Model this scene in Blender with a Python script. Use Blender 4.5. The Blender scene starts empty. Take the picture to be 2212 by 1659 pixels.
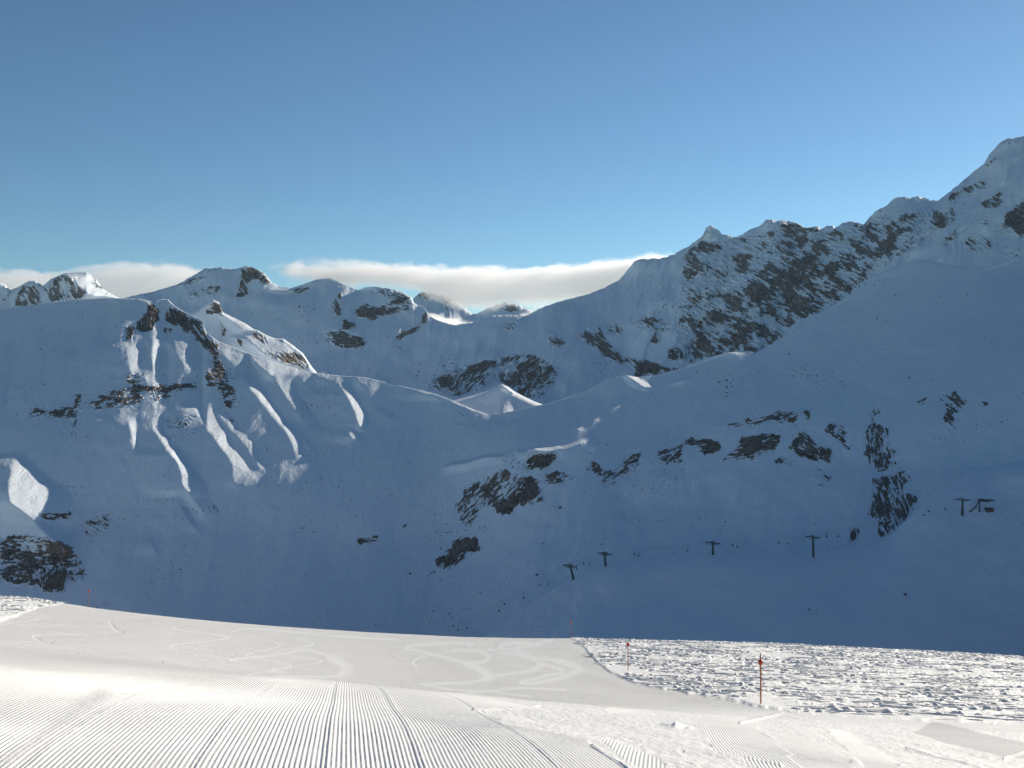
import bpy, math, random
import numpy as np
from mathutils import Vector

sc = bpy.context.scene
COL = sc.collection
random.seed(7)
RNG = np.random.default_rng(11)

# ------------------------------------------------------------------ camera
# pixel unit used for all traced lines: a 2212 x 1659 copy of the photograph
CX, CY, F, EYE = 1106.0, 829.5, 2371.6, 1.65
cam_d = bpy.data.cameras.new('camera')
cam = bpy.data.objects.new('camera', cam_d)
COL.objects.link(cam)
cam.location = (0, 0, EYE)
cam.rotation_euler = (math.radians(90), 0, 0)
cam_d.sensor_width = 36
cam_d.lens = 36 * F / 2212
cam_d.clip_start = 0.1
cam_d.clip_end = 60000
sc.camera = cam

# ------------------------------------------------------------------ sky, sun, exposure
SUN_AZ, SUN_EL = math.radians(44), math.radians(20)
world = bpy.data.worlds.new('World')
sc.world = world
world.use_nodes = True
wn = world.node_tree.nodes
wl = world.node_tree.links
bg = wn['Background']
sky = wn.new('ShaderNodeTexSky')
sky.sky_type = 'NISHITA'
sky.sun_disc = False
sky.sun_elevation = SUN_EL
sky.sun_rotation = SUN_AZ
sky.altitude = 2000
sky.air_density = 1.0
sky.dust_density = 0.35
sky.ozone_density = 1.5
gam = wn.new('ShaderNodeGamma'); gam.inputs['Gamma'].default_value = 1.25
wl.new(sky.outputs[0], gam.inputs['Color']); tint = wn.new('ShaderNodeMix'); tint.data_type = 'RGBA'; tint.blend_type = 'MULTIPLY'; tint.inputs[0].default_value = 1.0
tint.inputs[7].default_value = (.82, 1.0, 1.01, 1)      # cool white balance of the camera
wl.new(gam.outputs[0], tint.inputs[6]); wl.new(tint.outputs[2], bg.inputs[0])
bg.inputs[1].default_value = 0.0510

sun_d = bpy.data.lights.new('sun', 'SUN')
sun_d.energy = 5.0
sun_d.angle = math.radians(0.53)
sun_d.color = (1.0, 0.90, 0.75)
sun = bpy.data.objects.new('sun', sun_d)
COL.objects.link(sun)
sdir = Vector((math.sin(SUN_AZ) * math.cos(SUN_EL), math.cos(SUN_AZ) * math.cos(SUN_EL), math.sin(SUN_EL)))
sun.rotation_euler = sdir.to_track_quat('Z', 'Y').to_euler()
sun.location = (60, 60, 80)

sc.view_settings.view_transform = 'Standard'
sc.view_settings.look = 'None'
sc.view_settings.exposure = 0.27
sc.view_settings.gamma = 1.0
sc.render.engine = 'CYCLES'
sc.cycles.use_denoising = True
sc.cycles.max_bounces = 18
sc.cycles.diffuse_bounces = 3
sc.cycles.volume_bounces = 16
sc.cycles.volume_step_rate = 0.5
sc.cycles.volume_max_steps = 256

# ------------------------------------------------------------------ numpy helpers
def _hash(ix, iy, seed):
    h = (ix.astype(np.int64) * 374761393 + iy.astype(np.int64) * 668265263 + seed * 974634777) & 0xffffffff
    h = ((h ^ (h >> 13)) * 1274126177) & 0xffffffff
    h = ((h ^ (h >> 16)) * 2246822519) & 0xffffffff
    return (h ^ (h >> 15)) & 0xffff

_ANG = np.arange(65536) * (2 * math.pi / 65536)
_GC, _GS = np.cos(_ANG).astype(np.float32), np.sin(_ANG).astype(np.float32)

def noise(x, y, seed=0):
    """gradient noise, about -1..1"""
    x = np.asarray(x, np.float64); y = np.asarray(y, np.float64)
    x0 = np.floor(x); y0 = np.floor(y)
    fx = (x - x0).astype(np.float32); fy = (y - y0).astype(np.float32)
    ix = x0.astype(np.int64); iy = y0.astype(np.int64)
    u = fx * fx * fx * (fx * (fx * 6 - 15) + 10); v = fy * fy * fy * (fy * (fy * 6 - 15) + 10)
    def g(dx, dy):
        h = _hash(ix + dx, iy + dy, seed)
        return _GC[h] * (fx - dx) + _GS[h] * (fy - dy)
    a = g(0, 0); b = g(1, 0); c = g(0, 1); d = g(1, 1)
    return (a + u * (b - a) + v * (c - a + u * (a - b - c + d))) * 1.5

def fbm(x, y, oct=4, seed=0, gain=0.5, lac=2.03):
    s = 0; a = 1.0; t = 0
    for k in range(oct):
        s = s + a * noise(x, y, seed + 17 * k); t += a
        x = x * lac + 13.7; y = y * lac - 7.3; a *= gain
    return s / t

def ridged(x, y, oct=4, seed=0):
    s = 0; a = 1.0; t = 0
    for k in range(oct):
        s = s + a * (1 - np.abs(noise(x, y, seed + 31 * k)) * 1.6); t += a
        x = x * 2.07 + 5.1; y = y * 2.07 + 9.2; a *= 0.55
    return s / t

def sstep(a, b, x):
    t = np.clip((x - a) / (b - a), 0, 1)
    return t * t * (3 - 2 * t)

def line(pts, px, smooth=0):
    p = np.array(sorted(pts), float)
    if not smooth:
        return np.interp(px, p[:, 0], p[:, 1])
    s = 0; w = 0
    for k in np.linspace(-2, 2, 17):
        g = math.exp(-k * k / 2); s = s + g * np.interp(px + k * smooth, p[:, 0], p[:, 1]); w += g
    return s / w

def pchip(tk, vals, t):
    """monotone cubic through knots tk (K), vals (K, n) at t (m) -> (m, n)"""
    tk = np.asarray(tk, float); V = np.asarray(vals, float)
    h = np.diff(tk)[:, None]; d = np.diff(V, axis=0) / h
    m = np.zeros_like(V); m[0] = d[0]; m[-1] = d[-1]
    w1 = 2 * h[1:] + h[:-1]; w2 = h[1:] + 2 * h[:-1]
    ok = d[:-1] * d[1:] > 0
    with np.errstate(divide='ignore', invalid='ignore'):
        hm = (w1 + w2) / (w1 / d[:-1] + w2 / d[1:])
    m[1:-1] = np.where(ok, hm, 0)
    k = np.clip(np.searchsorted(tk, t, side='right') - 1, 0, len(tk) - 2)
    hh = h[k]; s = ((t - tk[k])[:, None]) / hh
    return ((1 + 2 * s) * (1 - s) ** 2 * V[k] + s * (1 - s) ** 2 * hh * m[k]
            + s * s * (3 - 2 * s) * V[k + 1] + s * s * (s - 1) * hh * m[k + 1])

# rasters in the traced-pixel unit, with a margin
RX0, RY0, RW, RH = -100, 200, 2420, 1480
def raster(v=0.0):
    return np.full((RH, RW), v, np.float32)

def sample(R, px, py):
    x = np.clip(px - RX0, 0, RW - 1.01); y = np.clip(py - RY0, 0, RH - 1.01)
    x0 = x.astype(int); y0 = y.astype(int); fx = (x - x0).astype(np.float32); fy = (y - y0).astype(np.float32)
    return (R[y0, x0] * (1 - fx) * (1 - fy) + R[y0, x0 + 1] * fx * (1 - fy)
            + R[y0 + 1, x0] * (1 - fx) * fy + R[y0 + 1, x0 + 1] * fx * fy)

def blur(R, r):
    for ax in (0, 1):
        for _ in range(2):
            c = np.cumsum(np.pad(R, [(r + 1, r) if a == ax else (0, 0) for a in (0, 1)], mode='edge'), axis=ax)
            n = R.shape[ax]
            hi = np.take(c, np.arange(2 * r + 1, n + 2 * r + 1), axis=ax)
            lo = np.take(c, np.arange(0, n), axis=ax)
            R = ((hi - lo) / (2 * r + 1)).astype(np.float32)
    return R

def poly_mask(poly):
    """-> (slice y, slice x, bool mask)"""
    P = np.array(poly, float) - (RX0, RY0)
    x0, y0 = np.floor(P.min(0)).astype(int) - 1; x1, y1 = np.ceil(P.max(0)).astype(int) + 2
    x0 = max(x0, 0); y0 = max(y0, 0); x1 = min(x1, RW); y1 = min(y1, RH)
    X, Y = np.meshgrid(np.arange(x0, x1) + .5, np.arange(y0, y1) + .5)
    ins = np.zeros(X.shape, bool)
    n = len(P)
    for i in range(n):
        ax, ay = P[i]; bx, by = P[(i + 1) % n]
        if ay == by: continue
        c = ((ay > Y) != (by > Y)) & (X < (bx - ax) * (Y - ay) / (by - ay) + ax)
        ins ^= c
    return slice(y0, y1), slice(x0, x1), ins

def stroke(poly, w):
    """distance field of a polyline over its box -> slices, d / w"""
    P = np.array(poly, float) - (RX0, RY0)
    m = w * 2.2 + 2
    x0, y0 = np.floor(P.min(0) - m).astype(int); x1, y1 = np.ceil(P.max(0) + m).astype(int)
    x0 = max(x0, 0); y0 = max(y0, 0); x1 = min(x1, RW); y1 = min(y1, RH)
    X, Y = np.meshgrid(np.arange(x0, x1) + .5, np.arange(y0, y1) + .5)
    D = np.full(X.shape, 1e9)
    for (ax, ay), (bx, by) in zip(P[:-1], P[1:]):
        dx, dy = bx - ax, by - ay
        t = np.clip(((X - ax) * dx + (Y - ay) * dy) / (dx * dx + dy * dy + 1e-9), 0, 1)
        D = np.minimum(D, np.hypot((X - ax - t * dx), (Y - ay - t * dy) * 1.35))
    return slice(y0, y1), slice(x0, x1), (D / w).astype(np.float32)

# enlarged crops of the photograph -> common traced-pixel unit: (origin x, origin y, scale)
Z = {1: (0, 512, 1 / 3), 2: (737.3, 512, 1 / 3), 3: (1474.7, 256, 1 / 3), 4: (0, 853.4, 1 / 3),
     5: (737.3, 853.4, 1 / 3), 6: (1474.7, 768, 1 / 3), 'a': (853, 1331.3, .1852), 'b': (478, 1331.3, .1697),
     'c': (0, 1280, .5), 0: (0, 0, 1)}
def V(z, pts):
    ox, oy, s = Z[z]
    return [(ox + x * s, oy + y * s) for x, y in pts]

# ------------------------------------------------------------------ mesh output
def new_mesh(name, co, quads, attrs=None, normals=None, mat=None):
    me = bpy.data.meshes.new(name)
    nv, nf = len(co), len(quads)
    me.vertices.add(nv); me.vertices.foreach_set('co', np.ascontiguousarray(co, np.float32).ravel())
    me.loops.add(nf * 4); me.loops.foreach_set('vertex_index', np.ascontiguousarray(quads, np.int32).ravel())
    me.polygons.add(nf)
    me.polygons.foreach_set('loop_start', np.arange(0, nf * 4, 4, dtype=np.int32))
    me.polygons.foreach_set('use_smooth', np.ones(nf, bool))
    me.update(calc_edges=True)
    for k, a in (attrs or {}).items():
        if a.ndim == 2:
            at = me.attributes.new(k, 'FLOAT_VECTOR', 'POINT'); at.data.foreach_set('vector', np.ascontiguousarray(a, np.float32).ravel())
        else:
            at = me.attributes.new(k, 'FLOAT', 'POINT'); at.data.foreach_set('value', np.ascontiguousarray(a, np.float32))
    if normals is not None:
        me.normals_split_custom_set_from_vertices(np.ascontiguousarray(normals, np.float32))
    if mat: me.materials.append(mat)
    return me

def link(name, me, parent=None):
    o = bpy.data.objects.new(name, me); COL.objects.link(o)
    if parent: o.parent = parent
    return o

def grid_quads(nr, nc):
    i = (np.arange(nr - 1)[:, None] * nc + np.arange(nc - 1)[None, :])
    return np.stack([i, i + 1, i + nc + 1, i + nc], -1).reshape(-1, 4)

def grid_normals(P):
    du = np.gradient(P, axis=1); dv = np.gradient(P, axis=0)
    n = np.cross(du, dv); n /= np.linalg.norm(n, axis=2, keepdims=True) + 1e-12
    return n

def subset(P, quads_keep, attrs, N):
    u, inv = np.unique(quads_keep.ravel(), return_inverse=True)
    return P[u], inv.reshape(-1, 4), {k: a[u] for k, a in attrs.items()}, N[u]

def tag(o, label=None, cat=None, group=None, kind=None):
    if label: o['label'] = label
    if cat: o['category'] = cat
    if group: o['group'] = group
    if kind: o['kind'] = kind
    return o

# ------------------------------------------------------------------ materials
def base_mat(name):
    m = bpy.data.materials.new(name); m.use_nodes = True
    return m, m.node_tree.nodes, m.node_tree.links, m.node_tree.nodes['Principled BSDF']

def mth(n, l, op, a, b=None, c=None):
    x = n.new('ShaderNodeMath'); x.operation = op
    for k, v in enumerate((a, b, c)):
        if v is None: continue
        if isinstance(v, (int, float)): x.inputs[k].default_value = v
        else: l.new(v, x.inputs[k])
    return x.outputs[0]

def vmth(n, l, op, a, b=None, scale=None):
    x = n.new('ShaderNodeVectorMath'); x.operation = op
    for k, v in enumerate((a, b)):
        if v is None: continue
        if isinstance(v, tuple): x.inputs[k].default_value = v
        else: l.new(v, x.inputs[k])
    if scale is not None:
        if isinstance(scale, (int, float)): x.inputs['Scale'].default_value = scale
        else: l.new(scale, x.inputs['Scale'])
    return x.outputs['Value'] if op in ('DOT_PRODUCT', 'LENGTH') else x.outputs[0]

def tex_noise(n, l, vec, scale, detail=4, rough=.55, dist=0.0):
    x = n.new('ShaderNodeTexNoise'); x.inputs['Scale'].default_value = scale
    x.inputs['Detail'].default_value = detail; x.inputs['Roughness'].default_value = rough
    x.inputs['Distortion'].default_value = dist
    l.new(vec, x.inputs['Vector'])
    return x.outputs[0]

def ramp(n, l, fac, a, b, ca=(0, 0, 0, 1), cb=(1, 1, 1, 1)):
    x = n.new('ShaderNodeValToRGB'); e = x.color_ramp.elements
    e[0].position = a; e[0].color = ca; e[1].position = b; e[1].color = cb
    l.new(fac, x.inputs[0]); return x.outputs[0]

def mixc(n, l, fac, a, b):
    x = n.new('ShaderNodeMix'); x.data_type = 'RGBA'
    l.new(fac, x.inputs[0])
    for k, v in ((6, a), (7, b)):
        if isinstance(v, tuple): x.inputs[k].default_value = v
        else: l.new(v, x.inputs[k])
    return x.outputs[2]

def mountain_mat(name, unit, pale=1.0):
    """snow with bare rock where the 'rock' attribute says so; unit = metres of one fine rock feature"""
    m, n, l, p = base_mat(name)
    g = n.new('ShaderNodeNewGeometry').outputs['Position']
    at = n.new('ShaderNodeAttribute'); at.attribute_name = 'rock'
    f1 = tex_noise(n, l, g, 1 / unit, 6, .65)
    f2 = tex_noise(n, l, g, .22 / unit, 4, .6)
    r = mth(n, l, 'ADD', at.outputs['Fac'], mth(n, l, 'MULTIPLY', mth(n, l, 'SUBTRACT', f1, .5), .8))
    fac = ramp(n, l, r, .44, .56)
    rock = mixc(n, l, ramp(n, l, f2, .35, .68), (.046 * pale, .036 * pale, .030 * pale, 1), (.150 * pale, .115 * pale, .088 * pale, 1))
    rock = mixc(n, l, ramp(n, l, f1, .45, .75), rock, (.21 * pale, .18 * pale, .15 * pale, 1))
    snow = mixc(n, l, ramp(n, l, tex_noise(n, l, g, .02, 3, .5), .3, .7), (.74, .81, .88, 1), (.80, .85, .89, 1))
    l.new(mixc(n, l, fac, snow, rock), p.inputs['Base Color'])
    p.inputs['Roughness'].default_value = .75
    p.inputs['Specular IOR Level'].default_value = .2
    b1 = n.new('ShaderNodeBump'); b1.inputs['Strength'].default_value = .35
    b1.inputs['Distance'].default_value = unit * .35
    hs = mth(n, l, 'MULTIPLY', mth(n, l, 'ADD', mth(n, l, 'MULTIPLY', fac, 2.2), .22), f1)
    l.new(hs, b1.inputs['Height'])
    mpv = n.new('ShaderNodeMapping'); l.new(g, mpv.inputs[0]); mpv.inputs['Rotation'].default_value = (0, 0, .5); mpv.inputs['Scale'].default_value = (1, .45, 1)
    w1 = tex_noise(n, l, mpv.outputs[0], .11, 5, .62, .6)
    b2 = n.new('ShaderNodeBump'); b2.inputs['Strength'].default_value = .75; b2.inputs['Distance'].default_value = 2.0
    l.new(w1, b2.inputs['Height']); l.new(b1.outputs[0], b2.inputs['Normal']); l.new(b2.outputs[0], p.inputs['Normal'])
    return m

def piste_mat():
    m, n, l, p = base_mat('groomed_snow')
    geo = n.new('ShaderNodeNewGeometry')
    pos, nor = geo.outputs['Position'], geo.outputs['Normal']
    at = n.new('ShaderNodeAttribute'); at.attribute_name = 'cord'
    gd = n.new('ShaderNodeAttribute'); gd.attribute_name = 'gdir'
    wob = mth(n, l, 'MULTIPLY', tex_noise(n, l, pos, .8, 2), 1.2)
    ph = mth(n, l, 'ADD', mth(n, l, 'MULTIPLY', vmth(n, l, 'DOT_PRODUCT', pos, gd.outputs['Vector']), 2 * math.pi / .032), wob)
    sl = mth(n, l, 'MULTIPLY', mth(n, l, 'SINE', ph), at.outputs['Fac'])
    nv = vmth(n, l, 'NORMALIZE', vmth(n, l, 'ADD', nor, vmth(n, l, 'SCALE', gd.outputs['Vector'], None, sl)))
    f = tex_noise(n, l, pos, 9, 6, .7)
    b = n.new('ShaderNodeBump'); b.inputs['Strength'].default_value = .5; b.inputs['Distance'].default_value = .02
    l.new(f, b.inputs['Height']); l.new(nv, b.inputs['Normal']); l.new(b.outputs[0], p.inputs['Normal'])
    c = mixc(n, l, ramp(n, l, tex_noise(n, l, pos, .35, 4, .6), .3, .7), (.80, .80, .79, 1), (.87, .865, .85, 1))
    l.new(c, p.inputs['Base Color'])
    p.inputs['Roughness'].default_value = .6
    p.inputs['Specular IOR Level'].default_value = .25
    return m

def rough_mat():
    m, n, l, p = base_mat('tracked_snow')
    pos = n.new('ShaderNodeNewGeometry').outputs['Position']
    f = tex_noise(n, l, pos, 6, 6, .7)
    b = n.new('ShaderNodeBump'); b.inputs['Strength'].default_value = .6; b.inputs['Distance'].default_value = .05
    l.new(f, b.inputs['Height']); l.new(b.outputs[0], p.inputs['Normal'])
    c = mixc(n, l, ramp(n, l, f, .3, .7), (.80, .80, .79, 1), (.88, .875, .86, 1))
    l.new(c, p.inputs['Base Color'])
    p.inputs['Roughness'].default_value = .6; p.inputs['Specular IOR Level'].default_value = .25
    return m

def plain_mat(name, c1, c2, rough=.6, metal=0.0, scale=6.0, spec=.4):
    m, n, l, p = base_mat(name)
    tc = n.new('ShaderNodeTexCoord').outputs['Object']
    f = tex_noise(n, l, tc, scale, 5, .65)
    l.new(mixc(n, l, ramp(n, l, f, .35, .7), c1 + (1,), c2 + (1,)), p.inputs['Base Color'])
    p.inputs['Roughness'].default_value = rough; p.inputs['Metallic'].default_value = metal
    p.inputs['Specular IOR Level'].default_value = spec
    b = n.new('ShaderNodeBump'); b.inputs['Strength'].default_value = .2; b.inputs['Distance'].default_value = .01
    l.new(f, b.inputs['Height']); l.new(b.outputs[0], p.inputs['Normal'])
    return m

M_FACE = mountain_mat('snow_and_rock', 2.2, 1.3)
M_BACK = mountain_mat('far_snow_and_rock', 4.5, 1.5)  # far rock paled: some of the haze is put into its colour
M_PISTE = piste_mat()
M_ROUGH = rough_mat()
M_POLE = plain_mat('orange_pole', (.42, .13, .035), (.30, .08, .02), .45)
M_BALL = plain_mat('red_ball', (.55, .06, .02), (.40, .035, .015), .35)
M_PYLON = plain_mat('green_steel', (.025, .06, .05), (.04, .075, .06), .5)
M_STEEL = plain_mat('grey_steel', (.10, .105, .11), (.17, .17, .17), .45, .4)
M_DARK = plain_mat('dark_timber', (.05, .038, .03), (.09, .065, .045), .8)
M_TILE = plain_mat('red_trim', (.30, .07, .03), (.2, .05, .03), .7)
M_SEAT = plain_mat('dark_seat', (.03, .03, .032), (.05, .05, .05), .6)
M_STONE = plain_mat('boulder_stone', (.05, .045, .042), (.14, .12, .105), .9, 0, 1.2)

# ------------------------------------------------------------------ traced rock and light-catching ribs
# rock: (layer, group, crop, coverage 0..1, strata angle deg, polygon)
ROCK = []
def rk(layer, group, z, dens, ang, pts): ROCK.append((layer, group, dens, ang, V(z, pts)))
# left mountain
rk('B', 'summit', 1, .95, 80, [(940, 430), (1030, 450), (1030, 540), (1000, 600), (900, 620), (860, 590), (930, 520), (960, 470)])
rk('B', 'summit', 1, .75, 80, [(810, 580), (860, 580), (870, 670), (820, 680)])
rk('B', 'summit', 1, .98, 80, [(1085, 455), (1200, 495), (1220, 560), (1225, 635), (1190, 625), (1180, 590), (1110, 570), (1075, 530)])
rk('B', 'summit', 1, .8, 60, [(1060, 580), (1120, 590), (1110, 630), (1060, 620)])
rk('B', 'arete', 1, .8, 60, [(1215, 520), (1320, 555), (1345, 640), (1420, 700), (1435, 780), (1390, 790), (1340, 730), (1270, 670), (1230, 610)])
rk('B', 'arete', 1, .68, 5, [(1380, 790), (1430, 790), (1480, 900), (1520, 1000), (1530, 1100), (1500, 1140), (1440, 1080), (1430, 1000), (1330, 960), (1330, 880), (1380, 860)])
rk('B', 'arete', 1, .6, 10, [(1460, 1150), (1520, 1180), (1530, 1230), (1480, 1200)])
rk('B', 'strata', 1, .85, -6, [(780, 990), (920, 945), (940, 980), (1080, 955), (1290, 945), (1290, 980), (1080, 1005), (940, 1005), (780, 1030)])
rk('B', 'strata', 1, .66, -6, [(680, 1010), (780, 985), (930, 1035), (900, 1085), (700, 1115), (570, 1105), (560, 1075)])
rk('B', 'strata', 1, .5, 0, [(980, 1010), (1110, 1010), (1100, 1090), (1000, 1080)])
rk('B', 'strata', 1, .68, -10, [(190, 1150), (220, 1085), (340, 1125), (470, 1090), (490, 1030), (540, 1005), (525, 1140), (485, 1185), (340, 1170), (300, 1160), (200, 1175)])
rk('B', 'strata', 1, .45, 0, [(820, 880), (920, 875), (920, 960), (820, 960)])
rk('B', 'strata', 1, .36, 0, [(1050, 1160), (1280, 1150), (1200, 1250), (1060, 1240)])
rk('B', 'strata', 1, .4, 80, [(470, 1180), (500, 1180), (510, 1370), (480, 1370)])
rk('B', 'foot', 4, .68, 8, [(0, 930), (150, 900), (330, 930), (450, 960), (520, 1060), (565, 1180), (500, 1205), (420, 1210), (425, 1275), (290, 1278), (240, 1230), (100, 1230), (0, 1195)])
rk('B', 'foot', 4, .95, 50, [(300, 1180), (400, 1130), (430, 1200), (400, 1275), (290, 1275)])
rk('B', 'foot', 4, .8, 5, [(0, 1110), (120, 1090), (60, 1180), (0, 1200)])
rk('B', 'foot', 4, .6, 5, [(240, 770), (470, 755), (475, 805), (280, 820)])
rk('B', 'foot', 4, .38, 30, [(520, 820), (720, 760), (720, 880), (560, 930)])
rk('B', 'foot', 4, .4, 60, [(1290, 540), (1340, 570), (1360, 690), (1320, 620)])
rk('B', 'foot', 4, .42, 60, [(1350, 720), (1400, 700), (1430, 770), (1370, 770)])
# right hill, cliff band
rk('D', 'cliff', 5, .85, -35, [(1200, 410), (1380, 365), (1400, 430), (1300, 480), (1260, 480), (1200, 495)])
rk('D', 'cliff', 5, .62, -50, [(880, 560), (1080, 475), (1090, 510), (1180, 520), (1280, 530), (1290, 640), (1325, 630), (1310, 705), (1200, 725), (1140, 710), (1080, 790), (1010, 775), (1000, 740), (900, 740), (860, 855), (780, 835), (750, 740), (710, 745), (800, 620)])
rk('D', 'cliff', 5, 1.0, -50, [(1010, 705), (1130, 655), (1180, 605), (1230, 525), (1285, 600), (1255, 675), (1140, 712), (1080, 790), (1015, 775)])
rk('D', 'cliff', 5, .95, -50, [(880, 600), (1000, 540), (980, 600), (870, 655)])
rk('D', 'cliff', 5, .66, -20, [(1310, 500), (1450, 495), (1510, 540), (1420, 565), (1390, 600), (1330, 565)])
rk('D', 'cliff', 5, .8, 0, [(900, 840), (960, 850), (940, 885), (900, 870)])
rk('D', 'lower_crag', 5, .85, -45, [(605, 1080), (700, 990), (740, 925), (880, 925), (905, 1000), (880, 1025), (800, 1015), (805, 1060), (740, 1115), (690, 1132), (620, 1112)])
rk('D', 'lower_crag', 5, .8, 0, [(560, 1150), (600, 1130), (622, 1160), (580, 1172)])
rk('D', 'slab', 5, .95, -8, [(108, 935), (160, 925), (260, 895), (245, 940), (170, 968), (108, 962)])
rk('D', 'slab', 5, .7, -30, [(380, 850), (430, 818), (435, 840), (400, 862)])
rk('D', 'band', 5, .68, -35, [(1560, 500), (1640, 425), (1700, 480), (1760, 500), (1800, 480), (1820, 420), (1960, 355), (1940, 430), (1900, 495), (1820, 530), (1740, 600), (1680, 605), (1680, 530), (1620, 490)])
rk('D', 'band', 5, .7, -30, [(2050, 370), (2212, 315), (2212, 450), (2100, 450), (2050, 440)])
rk('D', 'band', 6, .9, 5, [(0, 570), (60, 528), (130, 540), (245, 555), (245, 605), (140, 655), (95, 630), (130, 590), (20, 588)])
rk('D', 'band', 6, .9, -10, [(245, 692), (360, 590), (370, 530), (520, 508), (645, 520), (625, 580), (605, 612), (480, 645), (460, 675), (330, 662)])
rk('D', 'band', 6, .62, -10, [(280, 440), (460, 405), (530, 395), (650, 350), (755, 380), (745, 425), (700, 445), (600, 425), (500, 455), (290, 465)])
rk('D', 'band', 6, .85, 60, [(765, 345), (825, 365), (832, 412), (790, 418)])
rk('D', 'band', 6, .88, 40, [(688, 590), (760, 495), (830, 515), (880, 590), (965, 600), (968, 692), (870, 695), (760, 655)])
rk('D', 'band', 6, .72, 35, [(905, 470), (1000, 435), (1062, 475), (1062, 560), (1085, 600), (1072, 645), (1050, 590), (980, 530)])
rk('D', 'band', 6, .75, 35, [(850, 730), (985, 790), (940, 815), (895, 780)])
rk('D', 'band', 6, .6, 60, [(550, 690), (640, 660), (710, 680), (695, 745), (670, 700), (600, 700)])
rk('D', 'band', 6, .42, 30, [(800, 785), (930, 840), (915, 880), (880, 850)])
rk('D', 'pillar', 6, .66, 80, [(1185, 480), (1225, 350), (1300, 360), (1240, 420), (1335, 480), (1335, 600), (1385, 625), (1350, 675), (1410, 700), (1290, 755), (1250, 740), (1178, 665), (1178, 560)])
rk('D', 'pillar', 6, .66, 70, [(1225, 800), (1440, 745), (1485, 800), (1420, 880), (1470, 895), (1525, 930), (1480, 1000), (1470, 1055), (1380, 1125), (1300, 1195), (1270, 1165), (1270, 1060), (1185, 1055), (1230, 950), (1218, 880)])
rk('D', 'pillar', 6, .8, 60, [(1075, 1100), (1150, 1145), (1112, 1205), (1085, 1205)])
rk('D', 'upper', 6, .75, -30, [(1515, 300), (1575, 258), (1592, 280), (1535, 322)])
rk('D', 'upper', 6, .68, 40, [(1650, 290), (1760, 235), (1842, 288), (1832, 322), (1760, 385), (1752, 465), (1720, 432), (1690, 422), (1700, 350)])
rk('D', 'upper', 6, .75, 20, [(1925, 300), (1970, 292), (1975, 320), (1945, 340)])
# back range, right
rk('E', 'great_face', 3, .36, 28, [(0, 880), (200, 800), (600, 720), (900, 740), (1250, 640), (1500, 600), (1650, 580), (1650, 750), (1400, 900), (1100, 1130), (800, 1300), (300, 1540), (0, 1600), (-60, 1400), (0, 1200)])
rk('E', 'great_face', 3, .62, 28, [(340, 1110), (540, 960), (600, 850), (640, 780), (700, 800), (760, 830), (840, 820), (860, 760), (960, 760), (1000, 850), (1100, 880), (1180, 760), (1240, 680), (1300, 660), (1400, 700), (1420, 750), (1300, 900), (1200, 1000), (1050, 1150), (950, 1260), (860, 1270), (780, 1240), (640, 1420), (470, 1525), (200, 1540), (80, 1440), (60, 1350), (200, 1230), (340, 1200)])
rk('E', 'great_face', 3, .85, 28, [(370, 1160), (480, 1020), (560, 960), (680, 1000), (620, 1110), (560, 1180), (440, 1180)])
rk('E', 'great_face', 3, .85, 28, [(680, 1100), (820, 1010), (980, 930), (1000, 960), (880, 1060), (840, 1170), (780, 1220), (680, 1160)])
rk('E', 'great_face', 3, .8, 28, [(800, 900), (880, 790), (960, 790), (1000, 880), (900, 920)])
rk('E', 'great_face', 3, .78, 28, [(180, 1260), (270, 1240), (240, 1320), (190, 1320)])
rk('E', 'great_face', 3, .78, 28, [(300, 1290), (380, 1270), (410, 1330), (350, 1370)])
rk('E', 'great_face', 3, .75, 28, [(80, 1360), (160, 1350), (230, 1450), (200, 1535), (100, 1440)])
rk('E', 'crest', 3, .66, 28, [(610, 690), (740, 680), (910, 710), (860, 790), (780, 835), (700, 785), (640, 740)])
rk('E', 'crest', 3, .48, 28, [(0, 880), (130, 790), (250, 840), (300, 900), (200, 960), (100, 1040), (0, 1080)])
rk('E', 'crest', 3, .46, 28, [(290, 930), (460, 820), (490, 900), (440, 1000), (310, 1010)])
rk('E', 'crest', 3, .55, 28, [(1200, 660), (1300, 610), (1330, 660), (1260, 720), (1180, 760)])
rk('E', 'corner_peak', 3, .72, 28, [(1630, 620), (1720, 575), (1775, 620), (1745, 685), (1630, 730)])
rk('E', 'corner_peak', 3, .62, 28, [(1930, 545), (2080, 475), (2065, 565), (1960, 598)])
rk('E', 'corner_peak', 3, .45, 28, [(1700, 510), (1950, 390), (1955, 455), (1720, 540)])
rk('E', 'corner_peak', 3, .82, 28, [(2085, 640), (2212, 535), (2300, 500), (2300, 800), (2212, 775), (2150, 745)])
rk('E', 'corner_peak', 3, .56, 28, [(1815, 800), (1900, 745), (2015, 790), (1995, 865), (1880, 855)])
rk('E', 'corner_peak', 3, .56, 28, [(1680, 780), (1795, 715), (1770, 790), (1690, 838)])
rk('E', 'corner_peak', 3, .5, 28, [(1950, 310), (2045, 215), (2015, 285), (1970, 318)])
rk('E', 'corner_peak', 3, .55, 28, [(1925, 655), (2005, 620), (1995, 690), (1940, 690)])
rk('E', 'corner_peak', 3, .4, 28, [(2020, 690), (2120, 650), (2130, 760), (2030, 740)])
rk('E', 'corner_peak', 3, .42, 28, [(1420, 800), (1560, 740), (1540, 830), (1420, 870)])
rk('E', 'basin_crag', 2, .58, -35, [(525, 965), (650, 900), (700, 855), (850, 825), (980, 795), (1080, 755), (1240, 755), (1345, 815), (1405, 880), (1365, 965), (1305, 1035), (1250, 1065), (1160, 1025), (1050, 950), (960, 955), (840, 1005), (740, 1035), (680, 1035), (620, 1005)])
rk('E', 'basin_crag', 2, .95, -55, [(1190, 890), (1290, 835), (1235, 940), (1200, 930)])
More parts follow.
